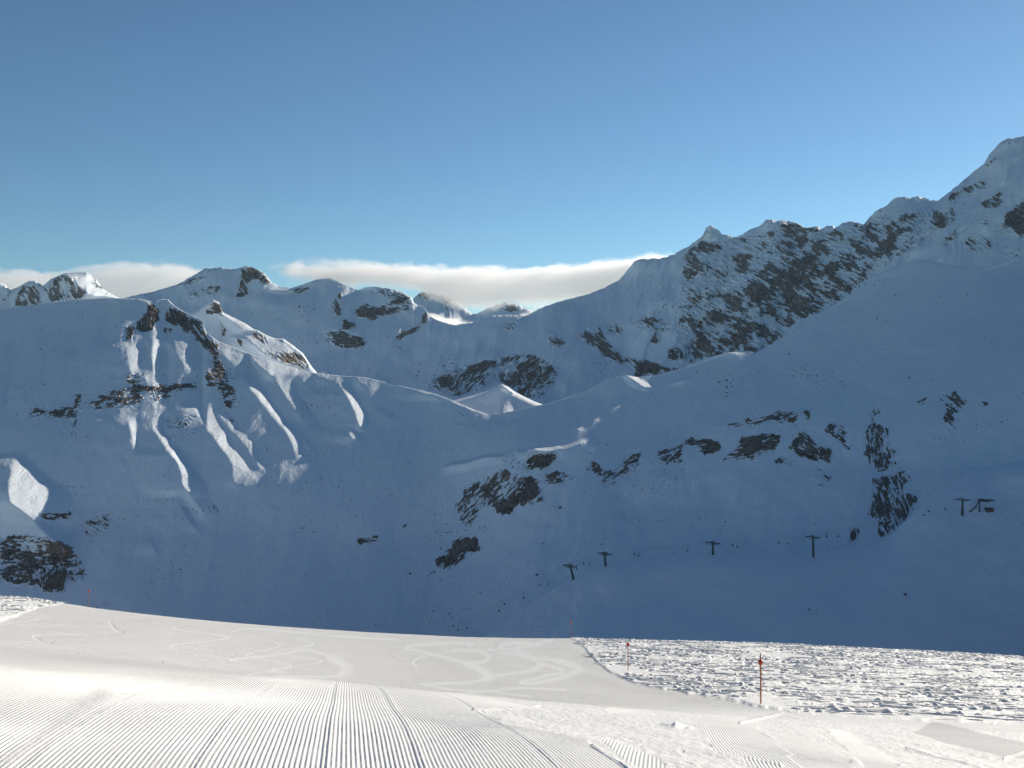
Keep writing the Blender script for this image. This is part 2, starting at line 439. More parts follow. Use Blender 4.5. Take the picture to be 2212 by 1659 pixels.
rk('E', 'basin_crag', 2, .85, -20, [(630, 920), (725, 905), (745, 965), (650, 985)])
rk('E', 'basin_crag', 2, .8, -30, [(1080, 900), (1150, 860), (1140, 930), (1060, 950)])
rk('E', 'basin_crag', 2, .66, 30, [(1335, 650), (1400, 640), (1460, 690), (1440, 725), (1360, 705)])
rk('E', 'tilted_band', 2, .75, 40, [(1515, 640), (1600, 590), (1680, 585), (1725, 680), (1850, 775), (2000, 815), (2150, 850), (2260, 865), (2240, 890), (1900, 910), (1880, 845), (1700, 770), (1560, 670)])
rk('E', 'tilted_band', 2, .5, 50, [(1710, 570), (1790, 555), (1840, 620), (1780, 645), (1720, 605)])
rk('E', 'tilted_band', 2, .46, 30, [(1880, 540), (2000, 515), (2060, 515), (2155, 590), (2100, 625), (2035, 695), (2000, 685), (2030, 600), (1900, 605)])
rk('E', 'tilted_band', 2, .66, 20, [(2095, 740), (2180, 715), (2240, 780), (2120, 795)])
rk('E', 'basin_crag', 2, .55, 40, [(1055, 575), (1130, 540), (1125, 605), (1070, 605)])
# back range, left
rk('C', 'knob', 2, .85, 10, [(80, 480), (160, 435), (240, 460), (290, 440), (360, 400), (430, 375), (462, 410), (442, 472), (330, 512), (180, 533), (95, 522)])
rk('C', 'knob', 2, .5, 60, [(170, 350), (300, 325), (430, 365), (360, 405), (280, 385)])
rk('C', 'knob', 2, .88, 0, [(-120, 640), (-60, 610), (40, 610), (190, 690), (150, 715), (40, 718), (-80, 690)])
rk('C', 'knob', 2, .66, -35, [(335, 655), (430, 600), (515, 575), (505, 612), (350, 668)])
rk('C', 'knob', 2, .6, 80, [(535, 475), (575, 500), (555, 565), (505, 560)])
rk('C', 'knob', 2, .68, 0, [(5, 535), (90, 555), (95, 592), (10, 595)])
rk('C', 'knob', 1, .66, 50, [(2150, 440), (2190, 360), (2212, 370), (2215, 520), (2160, 520)])
rk('C', 'knob', 2, .36, 20, [(320, 680), (420, 720), (400, 760), (340, 740)])
rk('C', 'peak', 1, .72, 50, [(1560, 220), (1640, 185), (1700, 225), (1765, 290), (1700, 305), (1660, 270), (1620, 300), (1605, 375), (1520, 395), (1560, 330)])
rk('C', 'peak', 1, .55, -15, [(1225, 350), (1425, 315), (1410, 385), (1240, 392)])
rk('C', 'peak', 1, .6, -35, [(1145, 315), (1300, 250), (1345, 235), (1305, 292), (1160, 325)])
rk('C', 'peak', 1, .52, -25, [(1835, 385), (1960, 325), (2025, 335), (1960, 365)])
rk('C', 'peak', 1, .8, 40, [(1680, 215), (1760, 290), (1740, 300), (1690, 270)])
# spur between left mountain and back range
rk('S', 'spur', 1, .88, 20, [(1315, 490), (1385, 410), (1432, 435), (1445, 495), (1400, 497), (1330, 502)])
rk('S', 'spur', 1, .8, 50, [(1635, 600), (1725, 635), (1725, 695), (1650, 655)])
rk('S', 'spur', 1, .66, 50, [(1780, 735), (1860, 735), (1965, 765), (2015, 845), (1995, 872), (1900, 835), (1800, 805), (1700, 745)])
rk('S', 'spur', 1, .7, 60, [(1515, 690), (1545, 630), (1585, 720), (1540, 720)])
rk('S', 'spur', 1, .5, 80, [(1430, 560), (1460, 540), (1470, 610), (1440, 680)])
# far left peaks
rk('A', 'peaks', 1, .78, 60, [(280, 335), (360, 265), (440, 240), (530, 330), (590, 385), (480, 405), (340, 425), (330, 400), (290, 355)])
rk('A', 'peaks', 1, .72, 60, [(85, 405), (150, 330), (275, 305), (265, 435), (100, 455)])
rk('A', 'peaks', 1, .7, 40, [(0, 425), (60, 350), (100, 350), (40, 420)])
rk('A', 'peaks', 1, .7, 50, [(555, 240), (620, 265), (700, 370), (640, 335)])
rk('F', 'peak', 2, .72, 40, [(480, 400), (520, 355), (640, 365), (720, 400), (740, 440), (690, 490), (640, 420), (560, 410)])
rk('F', 'peak', 2, .5, 40, [(1010, 460), (1060, 430), (1130, 450), (1170, 480), (1100, 490)])

# light-catching flanks: rows (y, left, right) in a crop, steepness of the turn to the right
LIT = []
def lt(layer, z, k, rows, wl=1.4):
    ox, oy, s = Z[z]
    LIT.append((layer, k, wl, [(oy + y * s, ox + a * s, ox + b * s) for y, a, b in rows]))
lt('B', 1, 1.0, [(640, 1345, 1362), (700, 1400, 1490), (760, 1450, 1610), (850, 1530, 1660), (950, 1600, 1685), (1050, 1680, 1745), (1150, 1760, 1815), (1250, 1850, 1905), (1310, 1880, 1960), (1400, 1915, 1978), (1465, 1930, 1945)])
lt('B', 1, 1.0, [(1240, 1890, 1925), (1320, 1965, 2012), (1410, 2040, 2062)])
lt('B', 1, 1.6, [(740, 1520, 1620), (820, 1650, 1850), (880, 1720, 1990), (930, 1790, 1910), (1000, 1830, 1925), (1100, 1900, 1995), (1180, 1960, 2055), (1230, 2050, 2088)])
lt('B', 1, .9, [(870, 1880, 2020), (940, 1955, 2045), (1000, 2015, 2058)])
lt('B', 2, 1.3, [(895, -200, 90), (950, -20, 65), (1000, 20, 85), (1100, 75, 135), (1165, 95, 192), (1220, 118, 178), (1290, 130, 168)])
lt('B', 2, .8, [(910, 90, 300), (960, 120, 290), (1000, 180, 272), (1085, 200, 235)])
lt('B', 2, .9, [(1115, 262, 295), (1160, 285, 375), (1205, 315, 425)])
lt('B', 2, .8, [(1240, 55, 90), (1290, 55, 140), (1325, 80, 172)])
lt('B', 2, .8, [(930, 330, 430), (980, 430, 540), (1010, 540, 640), (1050, 630, 700)])
lt('B', 1, 1.0, [(1085, 1240, 1350), (1150, 1275, 1395), (1220, 1310, 1445), (1280, 1370, 1465), (1340, 1415, 1495), (1420, 1475, 1565), (1480, 1505, 1605), (1550, 1505, 1670), (1600, 1515, 1690), (1660, 1560, 1705)])
lt('B', 1, 1.0, [(1125, 1395, 1465), (1200, 1450, 1525), (1280, 1525, 1592), (1340, 1590, 1652), (1400, 1620, 1665), (1460, 1660, 1705), (1535, 1708, 1728)])
lt('B', 1, 1.4, [(1145, 983, 1052), (1200, 983, 1068), (1240, 990, 1040), (1300, 1028, 1085), (1380, 1088, 1155), (1450, 1145, 1215), (1520, 1170, 1275), (1600, 1178, 1335), (1704, 1250, 1362), (1764, 1305, 1402), (1824, 1335, 1432), (1870, 1370, 1442)])
lt('B', 1, .9, [(1165, 828, 888), (1230, 840, 885), (1300, 858, 888), (1390, 864, 888)])
lt('B', 1, .7, [(690, 820, 960), (760, 825, 960), (840, 840, 945), (890, 850, 940)])
lt('B', 1, .7, [(690, 955, 1065), (760, 965, 1062), (850, 1000, 1050)])
lt('B', 1, .75, [(645, 1075, 1230), (700, 1100, 1285), (780, 1160, 1345), (850, 1210, 1390), (900, 1300, 1400)])
lt('B', 1, .8, [(860, 930, 980), (920, 940, 985), (960, 950, 970)])
lt('B', 4, .9, [(645, 1130, 1172), (700, 1160, 1195), (760, 1190, 1225), (820, 1230, 1265), (895, 1290, 1318)])
lt('B', 4, 2.3, [(385, 100, 155), (450, 75, 220), (550, 58, 335), (620, 50, 445), (700, 60, 485), (765, 150, 505), (850, 250, 425), (920, 330, 440), (1000, 430, 500), (1060, 480, 520)], .7)
lt('B', 4, .8, [(925, 965, 990), (980, 985, 1015), (1030, 1010, 1032)])
lt('D', 2, 1.2, [(895, 1850, 1900), (920, 1890, 1935), (945, 1925, 1985), (970, 1960, 2030), (985, 1965, 2000)])
BENCH = [('B', 7, V(5, [(640, 480), (720, 455), (830, 435), (940, 405), (1030, 398), (1120, 362)])), ('B', 8, V(5, [(1120, 366), (1160, 374), (1260, 360), (1370, 362), (1460, 340), (1610, 290)])),
         ('B', 5, V(2, [(1870, 915), (1940, 950), (2030, 972)])), ('B', 4, V(2, [(2100, 955), (2180, 935), (2300, 915)])), ('B', 4, V(3, [(240, 1528), (300, 1522), (400, 1526)])), ('B', 4, V(5, [(1490, 226), (1570, 222)]))]
lt('H', 2, .8, [(945, 1035, 1060), (965, 1058, 1090), (990, 1085, 1130), (1010, 1120, 1165)])
lt('E', 3, 1.0, [(692, 185, 200), (720, 185, 218), (745, 180, 245), (775, 190, 235)])
lt('E', 3, 1.0, [(500, 1515, 1545), (515, 1530, 1570), (525, 1550, 1600)])
lt('A', 1, 1.0, [(240, 430, 590), (290, 480, 620), (330, 525, 660), (370, 575, 730), (395, 640, 760)], .8)
lt('S', 1, 1.0, [(495, 1435, 1460), (540, 1490, 1535), (570, 1540, 1595), (605, 1580, 1645), (630, 1580, 1605)])
lt('S', 1, 1.0, [(635, 1590, 1740), (700, 1650, 1860), (760, 1720, 1930), (800, 1790, 1970), (845, 1870, 2005)], .8)
lt('C', 1, .9, [(340, 1840, 1960), (360, 1840, 1900)])

class Layer: pass
SAW = (.22, 105, .3, 1.0)      # rise per pixel, longest rise, gentlest and steepest drop
def layer_rasters(name):
    L = Layer()
    dens = raster(); co = raster(); si = raster(); wt = raster(1e-3); gid = np.full((RH, RW), -1, np.int16)
    groups = []
    for (ly, g, d, a, poly) in ROCK:
        if ly != name: continue
        if g not in groups: groups.append(g)
        ys, xs, m = poly_mask(poly)
        dens[ys, xs] = np.where(m, np.maximum(dens[ys, xs], d), dens[ys, xs])
        th = math.radians(a)
        co[ys, xs] += m * math.cos(2 * th); si[ys, xs] += m * math.sin(2 * th)
        P = np.array(poly); c = P.mean(0)
        grow = c + (P - c) * 1.0 + np.sign(P - c) * 7
        y2, x2, m2 = poly_mask(grow)
        gid[y2, x2] = np.where(m2, groups.index(g), gid[y2, x2])
    L.dens = blur(dens, 3); L.th = 0.5 * np.arctan2(blur(si, 6), blur(co, 6) + 1e-4); L.gid = gid; L.groups = groups
    tilt = raster()
    if name == 'B':
        # ribs side by side: each rises gently from the edge of its left neighbour to a crest and drops to the right
        mine = [(k, np.array(rows)) for (ly, k, wl, rows) in LIT if ly == 'B' and rows[0][1] < 1000]
        for yy in range(640, 1260):
            here = []
            for k, R in mine:
                y0, y1 = R[0, 0], R[-1, 0]
                if not y0 <= yy <= y1: continue
                e = min(1, (yy - y0 + 1) / max(3, .16 * (y1 - y0)), (y1 - yy + 1) / max(3, .16 * (y1 - y0)))
                xl = np.interp(yy, R[:, 0], R[:, 1]); xr = max(np.interp(yy, R[:, 0], R[:, 2]), xl + 4)
                here.append((xl, xr, k * e))
            here.sort(); prev = -1e9
            for xl, xr, k in here:
                if xl < prev: xl = prev + 1
                if xr < xl + 3: continue
                st = max(prev, xl - SAW[1]); w = xr - xl
                h = min(max(SAW[0] * (xl - st), SAW[2] * w), SAW[3] * w) * k
                xs = np.arange(int(st), int(xr) + 2)
                f = np.where(xs < xl, np.clip((xs - st) / max(xl - st, 1), 0, 1), np.clip((xr - xs) / w, 0, 1)) * h
                a2 = max(int(st) - RX0, 0); f = f[a2 - (int(st) - RX0):]
                if len(f): tilt[yy - RY0, a2:a2 + len(f)] = np.maximum(tilt[yy - RY0, a2:a2 + len(f)], f)
                prev = xr
        acc = np.zeros_like(tilt)                      # smoothed along the run of the ribs only
        for d in range(-8, 9):
            acc += np.roll(np.roll(tilt, -d, 0), int(round(-.42 * -d)) * -1, 1)
        tilt = acc / 17
    for (ly, k, wl, rows) in LIT:
        if ly != name: continue
        if ly == 'B' and rows[0][1] < 1000: continue
        R = np.array(rows); y0, y1 = R[0, 0], R[-1, 0]
        for yy in range(int(y0), int(y1) + 1):
            xl = np.interp(yy, R[:, 0], R[:, 1]); xr = np.interp(yy, R[:, 0], R[:, 2]); w = max(xr - xl, 2)
            e = min(1, (yy - y0 + .5) / max(2, .12 * (y1 - y0)), (y1 - yy + .5) / max(2, .12 * (y1 - y0)))
            a, b = int(xl - wl * w) - 2, int(xr) + 3
            xs = np.arange(a, b)
            s = (xs - xl) / w
            up = np.clip(1 + s / wl, 0, 1); up = up * up * (3 - 2 * up)
            f = np.where(s < 0, up, np.clip(1 - s, 0, 1)) * k * max(w, 17) * math.sqrt(max(e, 0))
            a2, b2 = max(a - RX0, 0), min(b - RX0, RW)
            r = yy - RY0
            if 0 <= r < RH and b2 > a2:
                seg = tilt[r, a2:b2]; f = .95 * f[a2 - (a - RX0):b2 - (a - RX0)]
                tilt[r, a2:b2] = np.maximum(seg, f)
    # narrow snow benches: pushed out at the lower edge, flat above it
    for (ly, hgt, pl) in BENCH:
        if ly != name: continue
        P = np.array(pl); x0, x1 = P[0, 0], P[-1, 0]
        for xx in range(int(x0), int(x1) + 1):
            yb = np.interp(xx, P[:, 0], P[:, 1]); e = min(1, (xx - x0) / 30, (x1 - xx) / 30) * (.85 + .25 * float(noise(xx / 30., yb / 30., 12)))
            yb += 2.5 * float(noise(xx / 30., 3.3, 13))
            ys = np.arange(int(yb - hgt) - 1, int(yb + 3.2 * hgt) + 2)
            q = (yb - ys) / hgt
            f = np.where(q >= 0, np.clip(1 - q, 0, 1), np.clip(1 + q / 3.0, 0, 1) ** 1.5) * hgt * 4.2 * max(e, 0)
            tilt[ys - RY0, xx - RX0] = np.maximum(tilt[ys - RY0, xx - RX0], f)
    L.tilt = blur(tilt, 1)
    return L

# ------------------------------------------------------------------ terrain sheets
def make_cols(lo, hi, step, out_lo, out_hi, n_out=26):
    core = np.arange(lo, hi + step, step)
    def tail(a, b, n):
        t = np.linspace(0, 1, n + 1)[1:]
        return a + (b - a) * (t ** 1.7)
    parts = []
    if out_lo < lo: parts.append(tail(lo, out_lo, n_out)[::-1])
    parts.append(core)
    if out_hi > hi: parts.append(tail(core[-1], out_hi, n_out))
    return np.concatenate(parts)

SHEETS = {}
def sheet(name, cols, lines, nrows, ridge_idx, rough=1.0, rib=1.0, rock_amp=2.0, unit=1.0, flu=0.0, crease=None, turn=None, spk=0.0, n2w=.95, butt=0.0):
    """lines: near -> far list of (Y, py-or-('z', z)); nrows per segment; ridge_idx = index of the skyline line"""
    Ys, zs = [], []
    for Yl, pl in lines:
        Yl = np.broadcast_to(Yl, cols.shape).astype(float)
        z = np.broadcast_to(pl[1], cols.shape) if isinstance(pl, tuple) else -(pl - CY) / F * Yl
        Ys.append(Yl); zs.append(z)
    tk = np.concatenate([[0], np.cumsum(nrows)]).astype(float)
    t = np.concatenate([np.linspace(tk[k], tk[k + 1], n, endpoint=False) for k, n in enumerate(nrows)] + [[tk[-1]]])
    Y = pchip(tk, Ys, t); z = pchip(tk, zs, t)
    # a sharp crest instead of a rounded one where asked for
    if crease is not None:
        r0 = int(tk[ridge_idx]); tf = t[:r0 + 1]
        zf = pchip(tk[:ridge_idx + 1], zs[:ridge_idx + 1], tf); Yf = pchip(tk[:ridge_idx + 1], Ys[:ridge_idx + 1], tf)
        z[:r0 + 1] += (zf - z[:r0 + 1]) * crease; Y[:r0 + 1] += (Yf - Y[:r0 + 1]) * crease
    px = np.broadcast_to(cols, Y.shape)
    py = CY - z / Y * F
    rrow = int(tk[ridge_idx])
    front = (np.arange(len(t)) <= rrow)[:, None]
    near_ridge = np.clip((rrow - np.arange(len(t))) / 6.0, 0, 1)[:, None]
    L = layer_rasters(name)
    # natural edge wobble
    wx = px + 9 * fbm(px / 24, py / 24, 4, 5, .6); wy = py + 8 * fbm(px / 22, py / 22, 4, 9, .6)
    dens = sample(L.dens, wx, wy) * front
    th = sample(L.th, px, py)
    u = px * np.cos(th) + py * np.sin(th); v = -px * np.sin(th) + py * np.cos(th)
    n1 = fbm(u / (22 * unit), v / (4.8 * unit), 4, 21, .7)
    n2 = fbm(u / (52 * unit), v / (30 * unit), 3, 41)
    inside = sstep(.06, .40, dens)
    rock = inside * (dens * .95 + n1 * 1.15 + n2 * n2w - .05)
    speck = sstep(.60, .70, fbm(px / 6.5, py / 4.5, 2, 51) + .6 * fbm(px / 150, py / 60, 3, 52) + .10 * spk) * front
    rock = np.maximum(rock, .75 * speck)
    # stray stones scattered over steep snow
    # relief, as metres towards the viewer
    m_px = Y / F
    rel = sample(L.tilt, px, py) * m_px * front
    gul = fbm((px + .35 * py + 30 * fbm(px / 200, py / 160, 2, 63)) / 90, py / 300, 3, 61)
    gul2 = fbm((px + .3 * py + 20 * fbm(px / 90, py / 70, 2, 73)) / 38, py / 130, 3, 71) * (.3 + np.clip(1.5 * fbm(px / 220, py / 200, 2, 74) + .4, 0, 1.2))
    soft = fbm(px / 160, py / 120, 3, 81)
    inframe = sstep(-400, 0, px) * sstep(2612, 2212, px)
    flute = fbm((px + .25 * py) / 17, py / 55, 4, 77, .6) * flu * (.4 + 1.2 * np.clip(fbm(px / 130, py / 90, 2, 78) + .3, 0, 1))
    rel = rel + (rib * (gul * 11 + gul2 * 3.2) + rough * soft * 16 + flute) * m_px * near_ridge * front
    if butt: rel = rel + butt * (ridged((px + .55 * py + 26 * fbm(px / 80, py / 80, 2, 96)) / 78, py / 260, 3, 95) - .5) * m_px * sstep(1320, 1420, px) * (.25 + .75 * near_ridge) * front
    rk_rel = inside * ((ridged(u / 20, v / 8, 4, 91) - .5) * 1.5 + (np.clip(rock, 0, 1) - .5) * .6) * rock_amp
    rel = rel + rk_rel * (0.35 + .65 * near_ridge) * front
    if turn is not None: rel = rel - turn * m_px * sstep(1180, 780, py)
    k = 1 - rel / np.hypot(Y, Y * 0 + 1)
    X = (px - CX) / F * Y * k; Yw = Y * k; Zw = z * k
    # jagged crest where rock reaches the skyline
    P = np.stack([X, Yw, Zw + EYE], -1)
    N = grid_normals(P)
    nr, nc = Y.shape
    S = Layer(); S.P = P; S.N = N; S.px = np.array(px); S.py = py; S.rock = rock; S.dens = dens; S.front = front
    S.quads = grid_quads(nr, nc); S.nr = nr; S.nc = nc; S.L = L; S.rrow = rrow
    SHEETS[name] = S
    return S

def emit(S, name, label, cat, mat, keep=None, outcrops=None):
    """one top-level terrain object; rocky groups become child outcrops"""
    q = S.quads
    qc = q if keep is None else q[keep]
    P = S.P.reshape(-1, 3); N = S.N.reshape(-1, 3); A = {'rock': S.rock.ravel()}
    root = None
    fpx = S.px.ravel()[qc].mean(1); fpy = S.py.ravel()[qc].mean(1); fden = S.dens.ravel()[qc].mean(1)
    fr = np.broadcast_to(S.front, (S.nr, S.nc)).ravel()[qc].all(1)
    gi = S.L.gid[np.clip((fpy - RY0).astype(int), 0, RH - 1), np.clip((fpx - RX0).astype(int), 0, RW - 1)]
    inr = (fpx > RX0) & (fpx < RX0 + RW - 2)
    g = np.where(fr & inr & (fden > .10), gi, -1)
    co, qq, at, nn = subset(P, qc[g < 0], A, N)
    root = link(name, new_mesh(name, co, qq, at, nn, mat))
    tag(root, label, cat, kind='structure')
    for k, gn in enumerate(S.L.groups):
        sel = g == k
        if sel.sum() < 12: continue
        co, qq, at, nn = subset(P, qc[sel], A, N)
        o = link('rock_outcrop', new_mesh('rock_outcrop', co, qq, at, nn, mat), root)
        if outcrops and gn in outcrops: o['label'] = outcrops[gn]
    return root

def locate(names, px, py):
    """first terrain point along the view through (px, py) among the given sheets"""
    best = None
    for nm in names:
        S = SHEETS[nm]
        c = int(np.argmin(np.abs(S.px[0] - px)))
        col = S.py[:S.rrow + 1, c]
        d = np.abs(col - py); r = int(np.argmin(d))
        if d[r] > 8: continue
        p = S.P[r, c]
        if best is None or p[1] < best[1]: best = p
    return None if best is None else Vector(best)

# ---------------- left mountain + right hill: one continuous bowl (sheet B carries both; D shares its geometry)
ROCK = [(('B' if r[0] == 'D' else r[0]),) + r[1:] for r in ROCK]
LIT = [(('B' if r[0] == 'D' else r[0]),) + r[1:] for r in LIT]
cols = make_cols(-60, 2272, 2.0, -2600, 5200)
ridge = [(-2600, 700), (-900, 690), (-300, 685), (0, 669), (100, 655), (167, 647), (233, 644), (300, 645), (330, 652), (338, 648), (350, 646), (363, 647), (377, 661),
         (400, 674), (420, 684), (437, 694), (447, 720), (473, 738), (533, 762), (600, 785), (667, 804), (737, 812), (787, 815), (871, 835),
         (937, 850), (971, 862), (1024, 885), (1054, 894), (1077, 894), (1137, 882), (1187, 870), (1271, 842), (1304, 822), (1340, 813), (1357, 811),
         (1380, 815), (1407, 813), (1475, 794), (1541, 769), (1575, 761), (1608, 761), (1631, 764), (1688, 731), (1735, 700), (1765, 680), (1841, 634),
         (1908, 584), (1958, 563), (2010, 562), (2060, 574), (2121, 580), (2170, 566), (2212, 548), (2300, 530), (2400, 540), (2700, 570), (3200, 600), (4000, 660), (5200, 740)]
ridgeY = [(-2600, 900), (-300, 930), (0, 945), (300, 975), (420, 975), (600, 950), (800, 925), (871, 905), (960, 885), (1077, 880), (1200, 888), (1357, 915), (1500, 945),
          (1700, 990), (1850, 1055), (1908, 1085), (1958, 1110), (2010, 1130), (2121, 1150), (2212, 1180), (2400, 1200), (2700, 1120), (3200, 950), (4000, 650), (5200, 420)]
mid = [(-2600, 1000), (-300, 960), (0, 950), (300, 960), (600, 1020), (800, 1060), (900, 1040), (980, 1010), (1050, 985), (1130, 968), (1270, 960), (1350, 985), (1450, 975),
       (1550, 945), (1650, 905), (1750, 890), (1850, 880), (1950, 880), (2100, 850), (2272, 830), (2700, 800), (4000, 900), (5200, 950)]
midY = [(-2600, 780), (0, 775), (300, 805), (600, 825), (800, 815), (950, 800), (1050, 800), (1130, 812), (1300, 820), (1500, 830), (1700, 850), (1900, 870), (2100, 880), (2300, 860),
        (2700, 760), (3200, 640), (4000, 480), (5200, 340)]
foot = [(-2600, 1330), (0, 1330), (300, 1350), (700, 1390), (1000, 1385), (1150, 1330), (1300, 1290), (1500, 1270), (1700, 1270), (1900, 1260), (2100, 1200), (2300, 1170), (2700, 1150), (4000, 1250), (5200, 1350)]
footY = [(-2600, 630), (0, 635), (300, 660), (600, 685), (900, 690), (1100, 690), (1500, 700), (1900, 700), (2300, 680), (2700, 620), (3200, 520), (4000, 400), (5200, 300)]
r_py = line(ridge, cols); r_Y = line(ridgeY, cols, 30)
r_soft = line(ridge, cols, 22)
m_py = line(mid, cols, 18); m_Y = line(midY, cols, 60)
f_py = line(foot, cols, 40); f_Y = line(footY, cols, 60)
# the left face is close to a plane that the low sun only skims
SHOULDER = .28
def plane_Y(py, a=.57, b=-.20):
    a = a + .055 * sstep(640, 820, cols)
    return 805. * (a + .123) / (a + b * (cols - CX) / F + (py - CY) / F)
wB = sstep(1180, 860, cols)
r_Y = r_Y + (plane_Y(line(ridge, cols, 8)) - r_Y) * wB
m_Y = m_Y + (plane_Y(m_py) - m_Y) * wB
f_Y = f_Y + (plane_Y(f_py) - f_Y) * wB
f_Y = f_Y + (m_Y - f_Y) * (.10 + .07 * sstep(320, 120, cols)) * wB
turn = SHOULDER * np.clip(260 - cols, 0, 900)
rz = -(r_py - CY) / F * r_Y
SB = sheet('B', cols, [(f_Y - 130, ('z', -(f_py - CY) / F * f_Y - 25)), (f_Y, f_py), (m_Y, m_py), (r_Y - .13 * (r_Y - m_Y), np.maximum(r_soft + .13 * (m_py - r_soft), r_py + 4)), (r_Y, r_py), (r_Y + 45, ('z', rz - 22)), (r_Y + 260, ('z', rz - 230))],
           [10, 175, 130, 25, 5, 8], 4, rough=.4 + .7 * sstep(1000, 1250, cols), rib=.75 + .3 * sstep(1000, 1250, cols), rock_amp=2.6, n2w=.55, crease=np.ones(cols.shape), turn=turn)
fx = SB.px.ravel()[SB.quads].mean(1)
fy = SB.py.ravel()[SB.quads].mean(1)
fr_row = np.repeat(np.arange(SB.nr - 1), SB.nc - 1)
split_x = np.interp(fy, [700, 894, 1000, 1200, 1400], [1064, 1064, 905, 700, 640])
isleft = fx < np.where(fr_row > SB.rrow, 1064, split_x)
emit(SB, 'mountain', 'snowy mountain on the left with sunlit ribs, dark rock summit and stepped rock bands', 'mountain', M_FACE, isleft,
     {'summit': 'dark crag at the summit', 'arete': 'rocky edge running down the ridge', 'strata': 'thin stepped rock bands across the face', 'foot': 'rocky foot at the picture edge'})
emit(SB, 'hillside', 'shaded blue snow hillside rising to the right with a broken dark cliff band', 'hillside', M_FACE, ~isleft,
     {'cliff': 'broad dark cliff below the bright snow edge', 'lower_crag': 'lower crag at the left end of the cliff', 'slab': 'small flat rock slab alone on the snow',
      'band': 'broken rock band along the hillside', 'pillar': 'tall streaked rock pillar', 'upper': 'rock patches high on the right'})

# ---------------- small snow hill in the gap
cols = make_cols(940, 1300, 3.0, 880, 1400, 6)
hr = [(880, 900), (940, 880), (977, 866), (1021, 854), (1047, 846), (1070, 836), (1080, 831), (1086, 830), (1097, 835), (1112, 846), (1127, 854), (1154, 867), (1174, 874), (1250, 900), (1400, 930)]
h_py = line(hr, cols); hY = np.interp(cols, [880, 1084, 1300], [1120, 1150, 1130])
hz = -(h_py - CY) / F * hY
S = sheet('H', cols, [(hY - 190, ('z', hz * 0 - 110)), (hY - 90, h_py + 78), (hY, h_py), (hY + 60, ('z', hz - 25)), (hY + 250, ('z', hz - 120))], [6, 60, 4, 5], 2, rough=.4, rib=.3)
emit(S, 'hill', 'small pointed snow hill in the gap below the pass', 'hill', M_FACE)

# ---------------- spur behind the left mountain
cols = make_cols(395, 760, 2.0, 340, 840, 6)
sr = [(340, 720), (395, 690), (430, 668), (448, 654), (460, 649), (474, 655), (481, 676), (505, 688), (530, 700), (548, 712), (556, 714), (574, 724), (592, 731), (612, 732),
      (635, 748), (655, 764), (672, 790), (690, 812), (720, 840), (840, 900)]
s_py = line(sr, cols); sY = np.interp(cols, [340, 460, 600, 760], [1250, 1230, 1200, 1180])
szr = -(s_py - CY) / F * sY
S = sheet('S', cols, [(sY - 200, ('z', szr * 0 - 60)), (sY - 80, s_py + 110), (sY, s_py), (sY + 35, ('z', szr - 22)), (sY + 250, ('z', szr - 160))], [5, 90, 4, 5], 2, rough=.5, rib=.6, rock_amp=2.5)
emit(S, 'spur', 'sunlit rocky spur just behind the left mountain ridge', 'spur', M_FACE)

# ---------------- back range (C left of the pass, E right of it)
ROCK = [(('E' if r[0] == 'C' else r[0]),) + r[1:] for r in ROCK]
LIT = [(('E' if r[0] == 'C' else r[0]),) + r[1:] for r in LIT]
cols = make_cols(150, 2272, 1.9, -900, 4600)
back = [(-900, 800), (-300, 760), (0, 715), (100, 690), (200, 658), (283, 640), (333, 629), (383, 615), (417, 595), (430, 588), (443, 579), (460, 580), (477, 577), (500, 582), (520, 578), (533, 574),
        (550, 579), (573, 592), (587, 610), (607, 620), (633, 622), (660, 612), (683, 604), (710, 600), (737, 612), (771, 627), (790, 621), (807, 619), (847, 624),
        (871, 632), (889, 642), (894, 654), (919, 665), (927, 682), (951, 694), (981, 702), (997, 700), (1021, 697), (1037, 687), (1060, 682), (1087, 680), (1137, 682),
        (1171, 664), (1204, 652), (1271, 635), (1304, 622), (1337, 605), (1354, 585), (1371, 564), (1387, 559), (1437, 557), (1475, 540), (1508, 516), (1518, 509),
        (1526, 491), (1538, 486), (1546, 496), (1565, 508), (1595, 511), (1611, 501), (1621, 494), (1641, 489), (1655, 474), (1681, 476), (1708, 478), (1728, 486),
        (1738, 493), (1765, 489), (1778, 493), (1788, 487), (1800, 487), (1803, 493), (1825, 479), (1841, 478), (1865, 486), (1875, 473), (1891, 456), (1911, 446),
        (1935, 428), (1955, 424), (1968, 428), (1985, 423), (2008, 433), (2026, 434), (2048, 416), (2075, 396), (2100, 374), (2125, 353), (2141, 329), (2161, 308),
        (2175, 299), (2212, 295), (2260, 287), (2369, 272), (2560, 190), (2700, 110), (2816, 50), (3000, 20), (3257, 100), (3600, 300), (4600, 600)]  # last points: unseen crest right of the frame, raised to shade the valley
backY = [(-900, 1950), (0, 1900), (283, 1900), (500, 1900), (737, 1890), (870, 1885), (890, 1878), (981, 1815), (1171, 1850), (1337, 1940), (1500, 1950), (1700, 1930), (1900, 1880), (2100, 1820),
         (2260, 1780), (2600, 1700), (3000, 1550), (3600, 1200), (4600, 850)]
b_py = line(back, cols) + ((4.2 * fbm(cols / 12, cols * 0 + .5, 5, 3, .68) - 5.0 * np.clip(ridged(cols / 17, cols * 0 + 1.5, 3, 33) - .62, 0, 1)) * sstep(1320, 1420, cols) + 2.0 * fbm(cols / 9, cols * 0 + .5, 4, 4, .65)) 
b_Y = line(backY, cols, 25)
low = [(-900, 900), (300, 830), (600, 860), (800, 890), (1000, 930), (1300, 930), (1500, 880), (1700, 820), (1900, 700), (2100, 640), (2300, 600), (2700, 600), (3600, 700), (4600, 800)]
